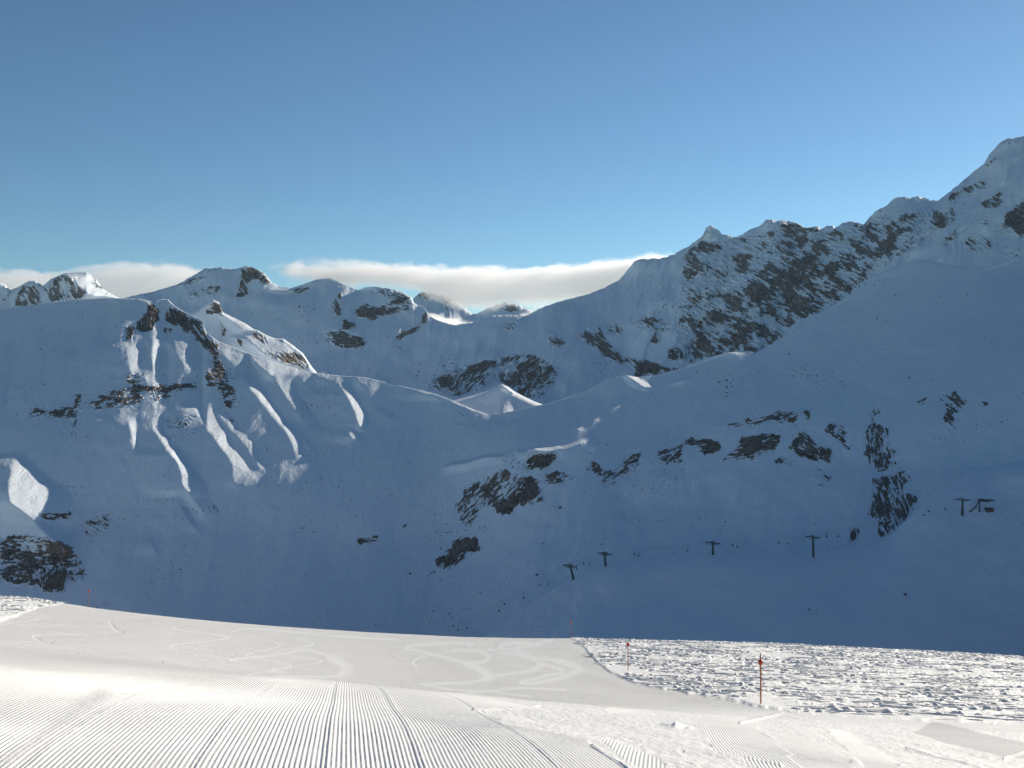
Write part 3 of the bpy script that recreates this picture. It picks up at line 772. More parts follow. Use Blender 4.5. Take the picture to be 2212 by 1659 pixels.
b2_py = line([(-900, 830), (0, 760), (300, 690), (500, 690), (650, 690), (780, 700), (880, 740), (981, 770), (1171, 760), (1337, 720), (1450, 660), (1600, 620), (1800, 600), (1950, 530), (2100, 470), (2272, 430), (2700, 440), (4600, 690)], cols, 20)
l_py = line(low, cols, 25)
b_soft = line(back, cols, 14)
d2 = 95 + 40 * sstep(1040, 1250, cols)
bz = -(b_py - CY) / F * b_Y
S = sheet('E', cols, [(b_Y - 420, ('z', -(l_py + 60 - CY) / F * (b_Y - 420))), (b_Y - 300, l_py), (b_Y - d2, b2_py), (b_Y - .2 * d2, np.maximum(b_soft + .2 * (b2_py - b_soft), b_py + 3)), (b_Y, b_py), (b_Y + 50, ('z', bz - 32)), (b_Y + 400, ('z', bz - 380))],
          [6, 85, 62, 20, 5, 6], 4, rough=2.0, rib=2.2, rock_amp=8.0, flu=3.0, spk=.5, butt=34., crease=np.full(cols.shape, .8))
fx = S.px.ravel()[S.quads].mean(1)
emit(S, 'mountain', 'distant snowy peaks left of the pass with rocky summit and rounded rock knob', 'mountain', M_BACK, fx < 985,
     {'knob': 'rounded rock knob beside the pass', 'peak': 'dark rocks on the summit'})
emit(S, 'mountain', 'jagged snow and rock range rising right of the pass to the highest peak', 'mountain', M_BACK, fx >= 985,
     {'great_face': 'streaked rock face below the jagged crest', 'crest': 'rock along the crest', 'corner_peak': 'rock patches on the highest peak',
      'basin_crag': 'dark crags below the snow basin', 'tilted_band': 'tilted rock band above the hillside'})

# ---------------- far left peaks and peaks beyond the pass
cols = make_cols(-40, 300, 2.0, -500, 420, 10)
ar = [(-500, 640), (-200, 600), (-60, 610), (0, 612), (10, 616), (22, 629), (40, 622), (63, 609), (77, 609), (93, 620), (110, 605), (125, 599), (143, 592), (187, 591), (207, 605), (216, 618), (227, 629), (247, 640), (267, 652), (300, 690), (420, 760)]
a_py = line(ar, cols) + .9 * fbm(cols / 8, cols * 0, 3, 6); aY = cols * 0 + 2350
az_ = -(a_py - CY) / F * aY
S = sheet('A', cols, [(aY - 260, ('z', az_ * 0 + 20)), (aY - 150, a_py + 95), (aY, a_py), (aY + 50, ('z', az_ - 40)), (aY + 300, ('z', az_ - 300))], [4, 80, 4, 4], 2, rough=.8, rib=1.2, rock_amp=6)
emit(S, 'mountain', 'far rocky peaks at the left picture edge, one face sunlit', 'mountain', M_BACK)
cols = make_cols(860, 1240, 2.0, 800, 1320, 6)
fr_ = [(800, 720), (860, 690), (893, 648), (900, 640), (910, 633), (950, 633), (980, 646), (1000, 664), (1020, 680), (1038, 676), (1060, 664), (1090, 655), (1120, 660), (1140, 670), (1160, 680), (1200, 700), (1320, 740)]
fp = line(fr_, cols) + 4.0 * fbm(cols / 14, cols * 0, 4, 8, .65); fY = cols * 0 + 6200
fz = -(fp - CY) / F * fY
S = sheet('F', cols, [(fY - 900, ('z', fz * 0 - 100)), (fY - 450, fp + 75), (fY, fp), (fY + 150, ('z', fz - 120)), (fY + 900, ('z', fz - 700))], [4, 60, 3, 4], 2, rough=.8, rib=1.2, rock_amp=14)
emit(S, 'mountain', 'hazy far peak seen through the pass under the cloud bank', 'mountain', M_BACK)

# ---------------- shoulder with the chairlift
cols = make_cols(960, 2272, 4.0, 860, 4200, 22)
kr = [(860, 1520), (960, 1450), (1050, 1374), (1100, 1338), (1150, 1303), (1200, 1270), (1250, 1242), (1290, 1224), (1330, 1211), (1400, 1201), (1470, 1196), (1540, 1194), (1600, 1195), (1680, 1203), (1720, 1203), (1760, 1196), (1800, 1188),
      (1850, 1181), (1900, 1168), (1930, 1152), (1960, 1122), (2000, 1082), (2040, 1052), (2100, 1018), (2150, 1004), (2212, 996), (2400, 960), (2700, 900), (3300, 850), (4200, 800)]
k_py = line(kr, cols, 6)
kY = line([(860, 470), (1050, 530), (1238, 566), (1540, 592), (1757, 612), (1950, 657), (2120, 704), (2300, 715), (2700, 560), (4200, 300)], cols, 60)
k2_py = line([(860, 1560), (1050, 1470), (1250, 1330), (1500, 1300), (1800, 1290), (2000, 1200), (2212, 1140), (2700, 1100), (4200, 1000)], cols, 40)
k2Y = kY * .88
k3_py = line([(860, 1640), (1050, 1560), (1250, 1480), (1600, 1480), (2000, 1480), (2212, 1480), (2700, 1440), (4200, 1350)], cols, 40)
k3Y = kY * .70
kz = -(k_py - CY) / F * kY
SK = sheet('K', cols, [(k3Y * .75, ('z', -(k3_py - CY) / F * k3Y - 12)), (k3Y, k3_py), (k2Y, k2_py), (kY, k_py), (kY + 40, ('z', kz - 14)), (kY + 150, ('z', kz - 85))], [6, 50, 45, 6, 5], 3, rough=2.2, rib=.5, spk=-9)
emit(SK, 'snow_shoulder', 'smooth shaded snow shoulder carrying the chairlift pylons', 'hillside', M_FACE)

# ------------------------------------------------------------------ foreground snow
fc = np.array([-3000, -300, 0, 300, 600, 900, 1200, 1500, 1800, 2212, 2600, 5200], float)
L_py = {
 7.6: [1300, 1515, 1545, 1575, 1605, 1635, 1665, 1695, 1725, 1767, 1800, 1900],
 13.: [1180, 1397, 1427, 1457, 1487, 1517, 1547, 1577, 1606, 1640, 1670, 1760],
 18.: [1150, 1370, 1398, 1428, 1459, 1490, 1519, 1545, 1566, 1592, 1615, 1700],
 30.: [1120, 1345, 1378, 1424, 1483, 1514, 1517, 1527, 1538, 1560, 1580, 1650],
 45.: [1100, 1320, 1350, 1390, 1448, 1480, 1492, 1505, 1513, 1531, 1550, 1610],
 80.: [1090, 1285, 1316, 1348, 1388, 1416, 1430, 1443, 1450, 1466, 1485, 1540]}
crest = [(-3000, 1090), (-300, 1262), (0, 1290), (60, 1294), (110, 1301), (160, 1306), (200, 1313), (300, 1325), (400, 1336), (500, 1345), (600, 1353), (800, 1366), (1000, 1376), (1150, 1379), (1230, 1379), (1300, 1383),
         (1400, 1385), (1600, 1389), (1800, 1397), (2000, 1407), (2212, 1420), (2600, 1440), (5200, 1520)]
cols = make_cols(-40, 2252, 1.45, -3000, 5200, 22)
YL = [1.2, 4.0, 7.6, 13., 18., 30., 45., 80., 118., 135., 200., 330., 520.]
zl = []
xc = (cols - CX) / F
zl.append(-1.65 - .106 * 1.2 - .1 * xc * 1.2)
zl.append(-1.65 - .106 * 4 - .0051 * 16 - .1 * xc * 4)
for y in (7.6, 13., 18., 30., 45., 80.):
    zl.append(-(line(list(zip(fc, L_py[y])), cols, 45) - CY) / F * y)
cp = line(crest, cols, 8)
zc = -(cp - CY) / F * 118
zl += [zc, zc - 5.2, zc - 30, zc - 85, zc - 150]
t_rows = [8, 72, 104, 40, 34, 24, 46, 36, 6, 5, 5, 4]
tk = np.concatenate([[0], np.cumsum(t_rows)]).astype(float)
tt = np.concatenate([np.linspace(tk[k], tk[k + 1], n, endpoint=False) for k, n in enumerate(t_rows)] + [[tk[-1]]])
lnY = np.repeat(np.log(np.array(YL))[:, None], len(cols), 1)
Yg = np.exp(pchip(tk, lnY, tt))
# height along log-distance so that neighbouring rows stay even in the view
zg = pchip(tk, zl, tt)
pxg = np.broadcast_to(cols, Yg.shape)
pyg = CY - zg / Yg * F
Xg = (pxg - CX) / F * Yg
crest_row = int(tk[8])
rows = np.arange(len(tt))[:, None]

# piste / off-piste boundary (traced), as signed vertical distance
edge = [(1229, 1379), (1245, 1388), (1262, 1402), (1290, 1431), (1320, 1455), (1370, 1477), (1440, 1492), (1520, 1505), (1600, 1521), (1650, 1531), (1720, 1540), (1850, 1549), (2000, 1557), (2212, 1565), (2600, 1580), (5200, 1640)]
e_py = np.where(cols < 1229, -1e4, line(edge, cols)) 
offR = (e_py - pyg) + 5 * fbm(pxg / 30, pyg / 16, 3, 33)
edgeL = [(-3000, 1300), (-300, 1420), (0, 1345), (40, 1330), (90, 1312), (130, 1306), (170, 1300), (185, 1290)]
eL = np.where(cols > 178, -1e4, line(edgeL, cols))
offL = (eL - pyg) + 3 * fbm(pxg / 14, pyg / 10, 3, 34)
off = np.maximum(sstep(-1.5, 3.0, offR), sstep(-1.5, 3.0, offL))
off = np.where(rows > crest_row + 4, np.where(pxg > 1229, 1, 0), off)
deep = np.maximum(sstep(0, 22, offR), sstep(0, 14, offL))

# tracked, lumpy snow
warpx = 1.2 * fbm(Xg / 5, Yg / 5, 3, 3)
patch = sstep(-.15, .35, fbm(Xg / 7 + 3, Yg / 5, 3, 107))
lump = .07 * fbm(Xg / 3.2, Yg / 2.6, 3, 101) + (.05 + .05 * patch) * np.clip(fbm(Xg / .62, Yg / .5, 3, 111) + .05, 0, 1) * 1.6
for q, (cx_, cy_, sd) in enumerate(((.35, 1.0, 131), (-.25, 1.0, 137), (.12, 1.0, 139))):
    vv = (cy_ * Yg - cx_ * Xg + warpx); uu = Xg + cx_ * Yg
    rd = 1 - np.abs(noise(uu / 14, vv / 1.5, sd)) * 1.6
    m_ = sstep(-.05, .35, fbm(uu / 9, vv / 4, 2, sd + 1))
    lump = lump + m_ * (-.085 * sstep(.86, .99, rd) + .05 * np.exp(-((rd - .78) / .07) ** 2))
lump = lump + .03 * patch * fbm(Xg / .22, Yg / .2, 2, 141)
calm = np.ones_like(Xg)
for qx, qy, rr in ((1650, 1522, 46), (1345, 1450, 26)):
    calm *= 1 - .85 * np.exp(-(((pxg - qx) / (rr * 1.3)) ** 2 + ((pyg - qy) / (rr * .36)) ** 2))
bank = .10 - .08 * sstep(1600, 1780, pxg)
dz = off * (bank + 1.1 * lump * (.25 + .75 * deep) * calm)
# ski tracks on the groomed part
track = raster(); cut = raster()
TR = [
      ('a', 18, [(150, 360), (260, 340), (420, 325), (650, 315), (850, 320), (890, 350), (800, 390), (700, 400)]),
      ('a', 16, [(130, 380), (300, 410), (500, 460), (700, 510), (860, 560)]), ('a', 34, [(860, 560), (1000, 620), (1080, 670), (1120, 715), (1050, 745)]), ('a', 16, [(1080, 740), (900, 770), (600, 785), (380, 795)]),
      ('a', 20, [(860, 545), (1000, 540), (1090, 505), (1100, 465), (1040, 425), (930, 400), (800, 400)]), ('a', 10, [(400, 460), (280, 490), (220, 540), (250, 590)]),
      
      ('a', 18, [(1830, 285), (1650, 320), (1400, 310), (1250, 345), (1220, 370), (1300, 390), (1450, 420)]), ('a', 30, [(1450, 420), (1600, 480), (1700, 540), (1690, 590), (1600, 635)]), ('a', 18, [(1640, 630), (1450, 660), (1170, 690), (1080, 650)]),
      ('a', 12, [(1420, 370), (1600, 350), (1690, 335), (1650, 320)]), ('a', 12, [(1100, 390), (1500, 470), (1900, 515)]), ('a', 28, [(1900, 520), (2080, 565), (2160, 605), (2120, 655), (1950, 715)]), ('a', 18, [(1950, 720), (1750, 760), (1600, 790), (1480, 770)]),
      ('a', 18, [(1760, 565), (1900, 605), (1970, 640), (1930, 670), (1800, 690), (1600, 740), (1480, 770)]),
      ('b', 16, [(130, 560), (350, 530), (600, 510), (900, 460), (1000, 420), (1200, 450), (1400, 520)]), ('b', 46, [(1400, 525), (1560, 610), (1640, 690), (1560, 735)]), ('b', 16, [(1560, 755), (1300, 775), (900, 770), (700, 770)]),
      ('b', 10, [(130, 200), (350, 160), (700, 180), (1100, 220), (1700, 270), (2212, 300)]),
      
      
      ('c', 6, [(480, 135), (500, 160), (530, 170), (490, 180), (300, 185), (160, 190)]), ('c', 7, [(150, 190), (180, 210), (222, 218)]), ('c', 4, [(0, 140), (90, 130), (240, 105)]), ('c', 4, [(0, 215), (200, 220), (420, 250), (700, 300)]), ('c', 5, [(0, 275), (150, 262), (330, 266)]),
      ('a', 14, [(1100, 880), (1500, 840), (2000, 860)]), ('a', 10, [(300, 790), (700, 860), (1100, 880), (1600, 940)]), ('a', 14, [(500, 910), (900, 900), (1110, 870)])]
random.seed(3)
for k in range(0):
    x0 = random.uniform(100, 2100); sl = .8 + .00045 * x0
    TR.append(('a', random.uniform(4, 8), [(x0, 290), (x0 + sl * 160, 460), (x0 + sl * 420, 690 + random.uniform(-60, 60))]))
# linked turns of single skiers, wide in the turn and thin across the slope
for k in range(3):
    x0 = random.uniform(330, 700); A_ = random.uniform(45, 105); lam = random.uniform(34, 52); ph = random.uniform(0, 6.28); dr = random.uniform(-1.2, 1.6)
    ylo = random.uniform(1352, 1385) + .02 * (x0 - 600); yhi = ylo + random.uniform(50, 100)
    yy_ = np.linspace(ylo, yhi, 60); sc_ = .55 + .45 * (yy_ - ylo) / (yhi - ylo)
    xx_ = x0 + dr * (yy_ - ylo) + A_ * sc_ * np.sin(2 * math.pi * (yy_ - ylo) / lam + ph)
    wv = 1.0 + 2.6 * np.abs(np.sin(2 * math.pi * (yy_ - ylo) / lam + ph)) ** 3 * sc_
    for i_ in range(0, 58, 3):
        TR.append((0, float(wv[i_ + 1]) / 1.6, [(float(xx_[j]), float(yy_[j])) for j in range(i_, min(i_ + 5, 60))]))
def curve(pts, n=7):
    P = [np.array(p, float) for p in pts]
    P = [2 * P[0] - P[1]] + P + [2 * P[-1] - P[-2]]
    out = []
    for a_, b_, c_, d_ in zip(P[:-3], P[1:-2], P[2:-1], P[3:]):
        for k in range(n):
            q = k / n
            out.append(.5 * (2 * b_ + (c_ - a_) * q + (2 * a_ - 5 * b_ + 4 * c_ - d_) * q * q + (3 * b_ - a_ - 3 * c_ + d_) * q ** 3))
    out.append(P[-2]); return [tuple(p) for p in out]
for z, w, pl in TR:
    s = Z[z][2]
    pl = curve(pl)
    ys, xs, d = stroke(V(z, pl), max(w * s * 1.6, 1.2))
    cut[ys, xs] = np.maximum(cut[ys, xs], sstep(1.4, .5, d) * (z != 'c'))
    track[ys, xs] = np.minimum(track[ys, xs], -np.clip(1 - d * d, 0, 1) * (3.5 if z == 'c' else 1)) + .6 * np.exp(-((d - 1.15) / .22) ** 2) * (track[ys, xs] > -.3)
tr = sample(track, pxg, pyg); cutg = sample(cut, pxg, pyg)
dz += (1 - off) * tr * .009 * sstep(20, 34, Yg)
# corduroy: geometry near the viewer, fine normals further out
gm = np.array([1.0, .15]) / math.hypot(1, .15); gr = np.array([1.0, -.14]) / math.hypot(1, .14)
um = Xg * gm[0] + Yg * gm[1]; ur = Xg * gr[0] + Yg * gr[1]
zone_r = raster()
for pl in ([(1485, 1556), (1562, 1543), (1601, 1549), (1639, 1578), (1697, 1620), (1736, 1680), (1678, 1680), (1601, 1640), (1543, 1622), (1524, 1582)],
           [(1649, 1580), (1726, 1593), (1784, 1609), (1835, 1639), (1860, 1680), (1745, 1680), (1700, 1616)],
           [(1290, 1590), (1330, 1600), (1420, 1640), (1470, 1680), (1400, 1680)], [(1310, 1520), (1420, 1524), (1410, 1545), (1310, 1540)],
           [(1780, 1570), (1830, 1580), (1930, 1640), (1960, 1680), (1890, 1680)]):
    ys, xs, m = poly_mask(pl); zone_r[ys, xs] = np.maximum(zone_r[ys, xs], m)
zone_f = raster()
ys, xs, m = poly_mask([(1970, 1584), (2018, 1559), (2260, 1615), (2260, 1640), (2172, 1638), (2010, 1596)]); zone_f[ys, xs] = m
wpx = pxg + 6 * fbm(Xg / .8, Yg / .8, 3, 151); wpy = pyg + 4 * fbm(Xg / .7, Yg / .7, 3, 152)
zr = sample(blur(zone_r, 2), wpx, wpy); zf = sample(blur(zone_f, 1), wpx, wpy)
main_edge = np.interp(wpx, [-100, 900, 960, 1024, 1088, 1188, 1265, 1333, 1375, 2300], [1000, 1000, 1500, 1533, 1562, 1579, 1599, 1639, 1690, 2500])
zm = sstep(-2, 3, wpy - main_edge)
wedge, xs_ = None, None
zw = raster(); ys, xs, m = poly_mask([(940, 1492), (1010, 1500), (1160, 1528), (1024, 1534), (960, 1512)]); zw[ys, xs] = m
zm = np.maximum(zm, sample(blur(zw, 1), pxg, pyg))
sx_ = sstep(450, 800, pxg)
fade = 1 - sstep(0, 1, (Yg - 10 - 5 * sx_) / 6)
fade_r = sstep(27, 18, Yg)
phase = um * 2 * math.pi / .032 + .8 * fbm(Xg / .5, Yg / 1.2, 2, 161)
wear = np.clip(.85 + .55 * fbm(Xg / .6, Yg / 1.5, 4, 171, .6) + .35 * fbm(Xg / .05, Yg / .25, 2, 172), .15, 1.3)
sm = raster()
ys, xs, d = stroke([(20, 1640), (120, 1570), (220, 1500)], 26); sm[ys, xs] = np.clip(1.2 - d, 0, 1)
smear = np.clip(sample(sm, pxg, pyg), 0, 1)
g_near = zm * fade * wear * (1 - .65 * smear)
dz += (1 - off) * .0044 * np.cos(phase) * g_near
dz += (1 - off) * .0044 * np.cos(ur * 2 * math.pi / .032 + .8 * fbm(Xg / .5, Yg / 1.2, 2, 162)) * zr * fade_r * wear
for qx, qy in ((415, 1640), (690, 1640), (893, 1640), (1188, 1650), (236, 1520)):
    i = int(np.argmin(np.abs(cols - qx))); r = int(np.argmin(np.abs(pyg[:150, i] - qy)))
    u0 = um[r, i]
    d = (um - u0) / .03
    dz += (1 - off) * zm * fade * (-.004 * np.exp(-d * d) + .004 * np.exp(-((d - 2.1) / .9) ** 2) * (1 + fbm(Xg / .1, Yg / .15, 2, 181)))
disturbed = (1 - np.clip(zm + zr + zf, 0, 1)) * sstep(28, 20, Yg) + .35 * smear * fade
dz += (1 - off) * disturbed * (.010 * fbm(Xg / .09, Yg / .16, 3, 191) + .022 * fbm(Xg / .7, Yg / 1.1, 2, 192))
# plough ridges left by the groomer blade
for pl, h in (([(1024, 1534), (1100, 1531), (1160, 1527)], .03), ([(1600, 1562), (1650, 1552), (1690, 1541)], .045), ([(2170, 1640), (2212, 1625), (2250, 1612)], .04),
              ([(1280, 1612), (1340, 1650), (1360, 1665)], .03), ([(1480, 1625), (1600, 1636), (1690, 1655)], .03), ([(1960, 1618), (2040, 1640), (2120, 1660)], .04)):
    ys, xs, d = stroke(pl, 3.2); R = raster(); R[ys, xs] = np.exp(-d * d)
    dz += (1 - off) * h * .55 * sample(R, pxg, pyg) * (1 + .7 * fbm(Xg / .2, Yg / .2, 2, 195))
# one scuffed clump on the groomed snow
for qx, qy, hh in ((1446, 1568, .035), (1460, 1571, .05), (1472, 1569, .03), (1436, 1564, .02), (1490, 1573, .02)):
    dz += hh * np.exp(-((pxg - qx) / 9) ** 2 - ((pyg - qy) / 3.0) ** 2) * (1 + .6 * fbm(Xg / .12, Yg / .12, 2, 201))
near_right = sstep(980, 1120, pxg) * sstep(1515, 1545, pyg)
cord = (1 - off) * np.clip(sstep(0, 1, (Yg - 9.5 - 6 * sx_) / 6.5) * (1 - .6 * cutg) * (1 - .75 * near_right) + .8 * zf, 0, 1) * 1.75
cord *= np.clip(1 + .25 * fbm(um / 2.4, Yg / 60, 2, 211), .5, 1.3)
behind = rows > crest_row + 3
dz = np.where(behind, 0, dz)
zg = zg + dz
PG = np.stack([Xg, Yg, zg + EYE], -1)
NG = grid_normals(PG)
qd = grid_quads(*Yg.shape)
foff = off.ravel()[qd].mean(1) > .5
fl = pxg.ravel()[qd].mean(1) < 600
gd = np.repeat(np.array([[gm[0], gm[1], 0.0]]), PG.shape[0] * PG.shape[1], 0)
gd = np.where((zf.ravel() > .3)[:, None], np.array([[gr[0], gr[1], 0.0]]), gd)
Pf, Nf, Af = PG.reshape(-1, 3), NG.reshape(-1, 3), {'cord': cord.ravel(), 'gdir': gd}
co, qq, at, nn = subset(Pf, qd[~foff], Af, Nf)
o = link('ski_piste', new_mesh('ski_piste', co, qq, at, nn, M_PISTE)); tag(o, 'groomed ski piste with corduroy grooves and looping ski tracks', 'ski piste', kind='structure')
co, qq, at, nn = subset(Pf, qd[foff & ~fl], {}, Nf)
o = link('off_piste_snow', new_mesh('off_piste_snow', co, qq, at, nn, M_ROUGH)); tag(o, 'churned off-piste snow beside the marker posts on the right', 'snow', kind='structure')
co, qq, at, nn = subset(Pf, qd[foff & fl], {}, Nf)
o = link('off_piste_snow', new_mesh('off_piste_snow', co, qq, at, nn, M_ROUGH)); tag(o, 'small patch of churned snow at the left picture edge', 'snow', kind='structure')
# ground behind and beside the photographer
xs = np.linspace(-60, 60, 25); ysb = np.linspace(-50, 1.3, 12)
XX, YY = np.meshgrid(xs, ysb)
ZZ = EYE - 1.65 - .106 * np.maximum(YY, -6) - .1 * XX * .6 - .06 - .02 * np.abs(XX)
PB = np.stack([XX, YY, ZZ], -1)
o = link('snow_slope', new_mesh('snow_slope', PB.reshape(-1, 3), grid_quads(12, 25), {'cord': np.zeros(300), 'gdir': np.zeros((300, 3))}, None, M_PISTE))
tag(o, 'snow slope behind the photographer', 'snow', kind='structure')

# broken crust and clods lying on the churned snow: far too many to count, one mesh
def clods(name, label, n, lo, hi, y0, y1, seed):
    g = np.random.default_rng(seed)
    Yc = np.sqrt(g.uniform(y0 * y0, y1 * y1, n)); pc = g.uniform(lo, hi, n)
    rowY = Yg[:, 0]
    ri = np.clip(np.interp(Yc, rowY, np.arange(len(rowY))), 0, len(rowY) - 1.01); ci = np.clip(np.interp(pc, cols, np.arange(len(cols))), 0, len(cols) - 1.01)
    r0 = ri.astype(int); c0_ = ci.astype(int); fr = ri - r0; fc_ = ci - c0_
    zc_ = zg[r0, c0_] * (1 - fr) * (1 - fc_) + zg[r0 + 1, c0_] * fr * (1 - fc_) + zg[r0, c0_ + 1] * (1 - fr) * fc_ + zg[r0 + 1, c0_ + 1] * fr * fc_
    xc_ = (pc - CX) / F * Yc
    dens_ = fbm(xc_ / 6.5, Yc / 5.0, 3, 301) + .35 * fbm(xc_ / 1.8, Yc / 1.5, 2, 303)
    keep = (off[r0, c0_] > .6) & (calm[r0, c0_] > .75) & (dens_ + g.uniform(-.25, .25, n) > -.02)
    Yc, xc_, zc_ = Yc[keep], xc_[keep], zc_[keep]; n = len(Yc)
    long_ = g.random(n) < .38
    ra = np.where(long_, g.uniform(.2, 1.1, n), .04 + .22 * g.random(n) ** 3.2); rb = np.where(long_, g.uniform(.06, .16, n), ra * g.uniform(.6, 1.0, n))
    hh = np.where(long_, g.uniform(.015, .06, n), ra * g.uniform(.3, .65, n))
    an = np.where(long_, g.normal(-.12, .3, n), g.uniform(0, 3.1, n))
    NS, rings = 8, [(1.0, -.35), (.92, .25), (.62, .78), (.2, 1.0)]
    t_ = np.arange(NS) * 2 * math.pi / NS
    co_ = []
    for q, (rr, zz) in enumerate(rings):
        j = 1 + g.normal(0, .16, (n, NS))
        lx = ra[:, None] * rr * np.cos(t_) * j; ly = rb[:, None] * rr * np.sin(t_) * j
        X = xc_[:, None] + lx * np.cos(an)[:, None] - ly * np.sin(an)[:, None]
        Y_ = Yc[:, None] + lx * np.sin(an)[:, None] + ly * np.cos(an)[:, None]
        Zz = zc_[:, None] - .2 * (Y_ - Yc[:, None]) + hh[:, None] * (zz + g.normal(0, .10, (n, NS)) * (zz > 0))
        co_.append(np.stack([X, Y_, Zz + EYE], -1))
    co_ = np.stack(co_, 1).reshape(-1, 3)
    b_ = (np.arange(n) * NS * len(rings))[:, None, None]
    rr_ = (np.arange(len(rings) - 1) * NS)[None, :, None]; k_ = np.arange(NS)[None, None, :]; k2 = (k_ + 1) % NS
    qd_ = np.stack([b_ + rr_ + k_, b_ + rr_ + k2, b_ + rr_ + NS + k2, b_ + rr_ + NS + k_], -1).reshape(-1, 4)
    bt = b_[:, 0] + (len(rings) - 1) * NS
    cap = np.concatenate([bt + np.array([[0, 1, 2, 3]]), bt + np.array([[0, 3, 4, 7]]), bt + np.array([[4, 5, 6, 7]])])
    o = link(name, new_mesh(name, co_, np.concatenate([qd_, cap]), None, None, M_ROUGH)); tag(o, label, 'snow clods', kind='stuff')
clods('snow_clods', 'broken crust and clods scattered over the churned snow on the right', 15000, 1225, 2290, 24, 124, 5)
clods('snow_clods', 'few clods on the churned snow at the left picture edge', 900, -60, 185, 70, 121, 6)

def fg_point(px, py):
    c = int(np.argmin(np.abs(cols - px)))
    pp = CY - zg[:crest_row + 1, c] / Yg[:crest_row + 1, c] * F
    d = np.abs(pp - py) + np.where(Yg[:crest_row + 1, c] < 24, 50, 0)
    r = int(np.argmin(d))
    return Vector((Xg[r, c], Yg[r, c], zg[r, c] + EYE))

# ------------------------------------------------------------------ small built things
def mesh_obj(name, verts, faces, mat, parent=None, smooth=False):
    me = bpy.data.meshes.new(name); me.from_pydata([tuple(v) for v in verts], [], faces); me.update()
    if smooth:
        for p in me.polygons: p.use_smooth = True
    me.materials.append(mat)
    return link(name, me, parent)

class MB:
    def __init__(s): s.v = []; s.f = []
    def tube(s, pts, rad, n=8, cap=True):
        pts = [Vector(p) for p in pts]
        if not isinstance(rad, (list, tuple)): rad = [rad] * len(pts)
        b = len(s.v)
        for i, p in enumerate(pts):
            d = (pts[min(i + 1, len(pts) - 1)] - pts[max(i - 1, 0)]).normalized()
            up = Vector((0, 0, 1)) if abs(d.z) < .9 else Vector((1, 0, 0))
            a = d.cross(up).normalized(); c = a.cross(d).normalized()
            for k in range(n):
                t = 2 * math.pi * k / n
                s.v.append(p + (a * math.cos(t) + c * math.sin(t)) * rad[i])
        for i in range(len(pts) - 1):
            for k in range(n):
                s.f.append((b + i * n + k, b + i * n + (k + 1) % n, b + (i + 1) * n + (k + 1) % n, b + (i + 1) * n + k))
        if cap:
            s.f.append(tuple(range(b + n - 1, b - 1, -1))); e = b + (len(pts) - 1) * n
            s.f.append(tuple(range(e, e + n)))
        return s
    def box(s, c, size, ax=None):
        c = Vector(c); X, Y_, Z_ = ax or (Vector((1, 0, 0)), Vector((0, 1, 0)), Vector((0, 0, 1)))
        b = len(s.v)
        for dz_ in (-.5, .5):
            for dx, dy in ((-.5, -.5), (.5, -.5), (.5, .5), (-.5, .5)):
                s.v.append(c + X * (dx * size[0]) + Y_ * (dy * size[1]) + Z_ * (dz_ * size[2]))
        s.f += [(b, b + 3, b + 2, b + 1), (b + 4, b + 5, b + 6, b + 7)] + [(b + k, b + (k + 1) % 4, b + 4 + (k + 1) % 4, b + 4 + k) for k in range(4)]
        return s
    def lathe(s, prof, n=16, c=(0, 0, 0)):
        b = len(s.v); c = Vector(c)
        for r, z in prof:
            for k in range(n):
                t = 2 * math.pi * k / n; s.v.append(c + Vector((r * math.cos(t), r * math.sin(t), z)))
        for i in range(len(prof) - 1):
            for k in range(n):
                s.f.append((b + i * n + k, b + i * n + (k + 1) % n, b + (i + 1) * n + (k + 1) % n, b + (i + 1) * n + k))
        s.f.append(tuple(range(b + n - 1, b - 1, -1))); e = b + (len(prof) - 1) * n; s.f.append(tuple(range(e, e + n)))
        return s
    def build(s, name, mat, parent=None, smooth=True): return mesh_obj(name, s.v, s.f, mat, parent, smooth)

def thing(name, loc, label, cat, group=None):
    o = bpy.data.objects.new(name, None); COL.objects.link(o); o.location = loc; o.empty_display_size = .3
    return tag(o, label, cat, group)

# marker posts: px, base py, top py, ball py, ball diameter px
POSTS = [(1643.5, 1520.3, 1412.5, 1430.6, 10.6, 'nearest orange piste pole with red ball below its tip, beside the churned snow'),
         (1356.4, 1448.5, 1388.5, 1392.4, 7.2, 'orange piste pole with red ball on top, at the edge of the groomed bend'),
         (1233.0, 1379.0, 1340.5, 1343.0, 4.6, 'thin red piste pole standing on the snow crest at the centre'),
         (191.5, 1311.0, 1273.0, 1275.5, 4.8, 'faint red piste pole standing on the crest at the left')]
for px, pb, pt, pball, dball, lab in POSTS:
    b = fg_point(px, pb); s = b.y / F
    h = (pb - pt) * s; hb = (pb - pball) * s; r = max(dball * s / 2, .07)
    t = thing('marker_post', b, lab, 'marker post', 'piste marker posts')
    lean = random.uniform(-.012, .012)
    MB().tube([(0, 0, -.3), (lean * .3, 0, h * .5), (lean, 0, h - .02), (lean, 0, h)], [.024, .023, .021, .010], 10).build('pole', M_POLE, t)
    MB().lathe([(r * math.sin(math.pi * k / 10) + .001, -r * math.cos(math.pi * k / 10) * 1.12) for k in range(11)], 18, (lean * .9, 0, hb)).build('ball', M_BALL, t)
    MB().lathe([(.028, -.02), (.036, -.015), (.036, .015), (.028, .02)], 12, (lean * .9, 0, hb - r * 1.16)).build('collar', M_POLE, t)

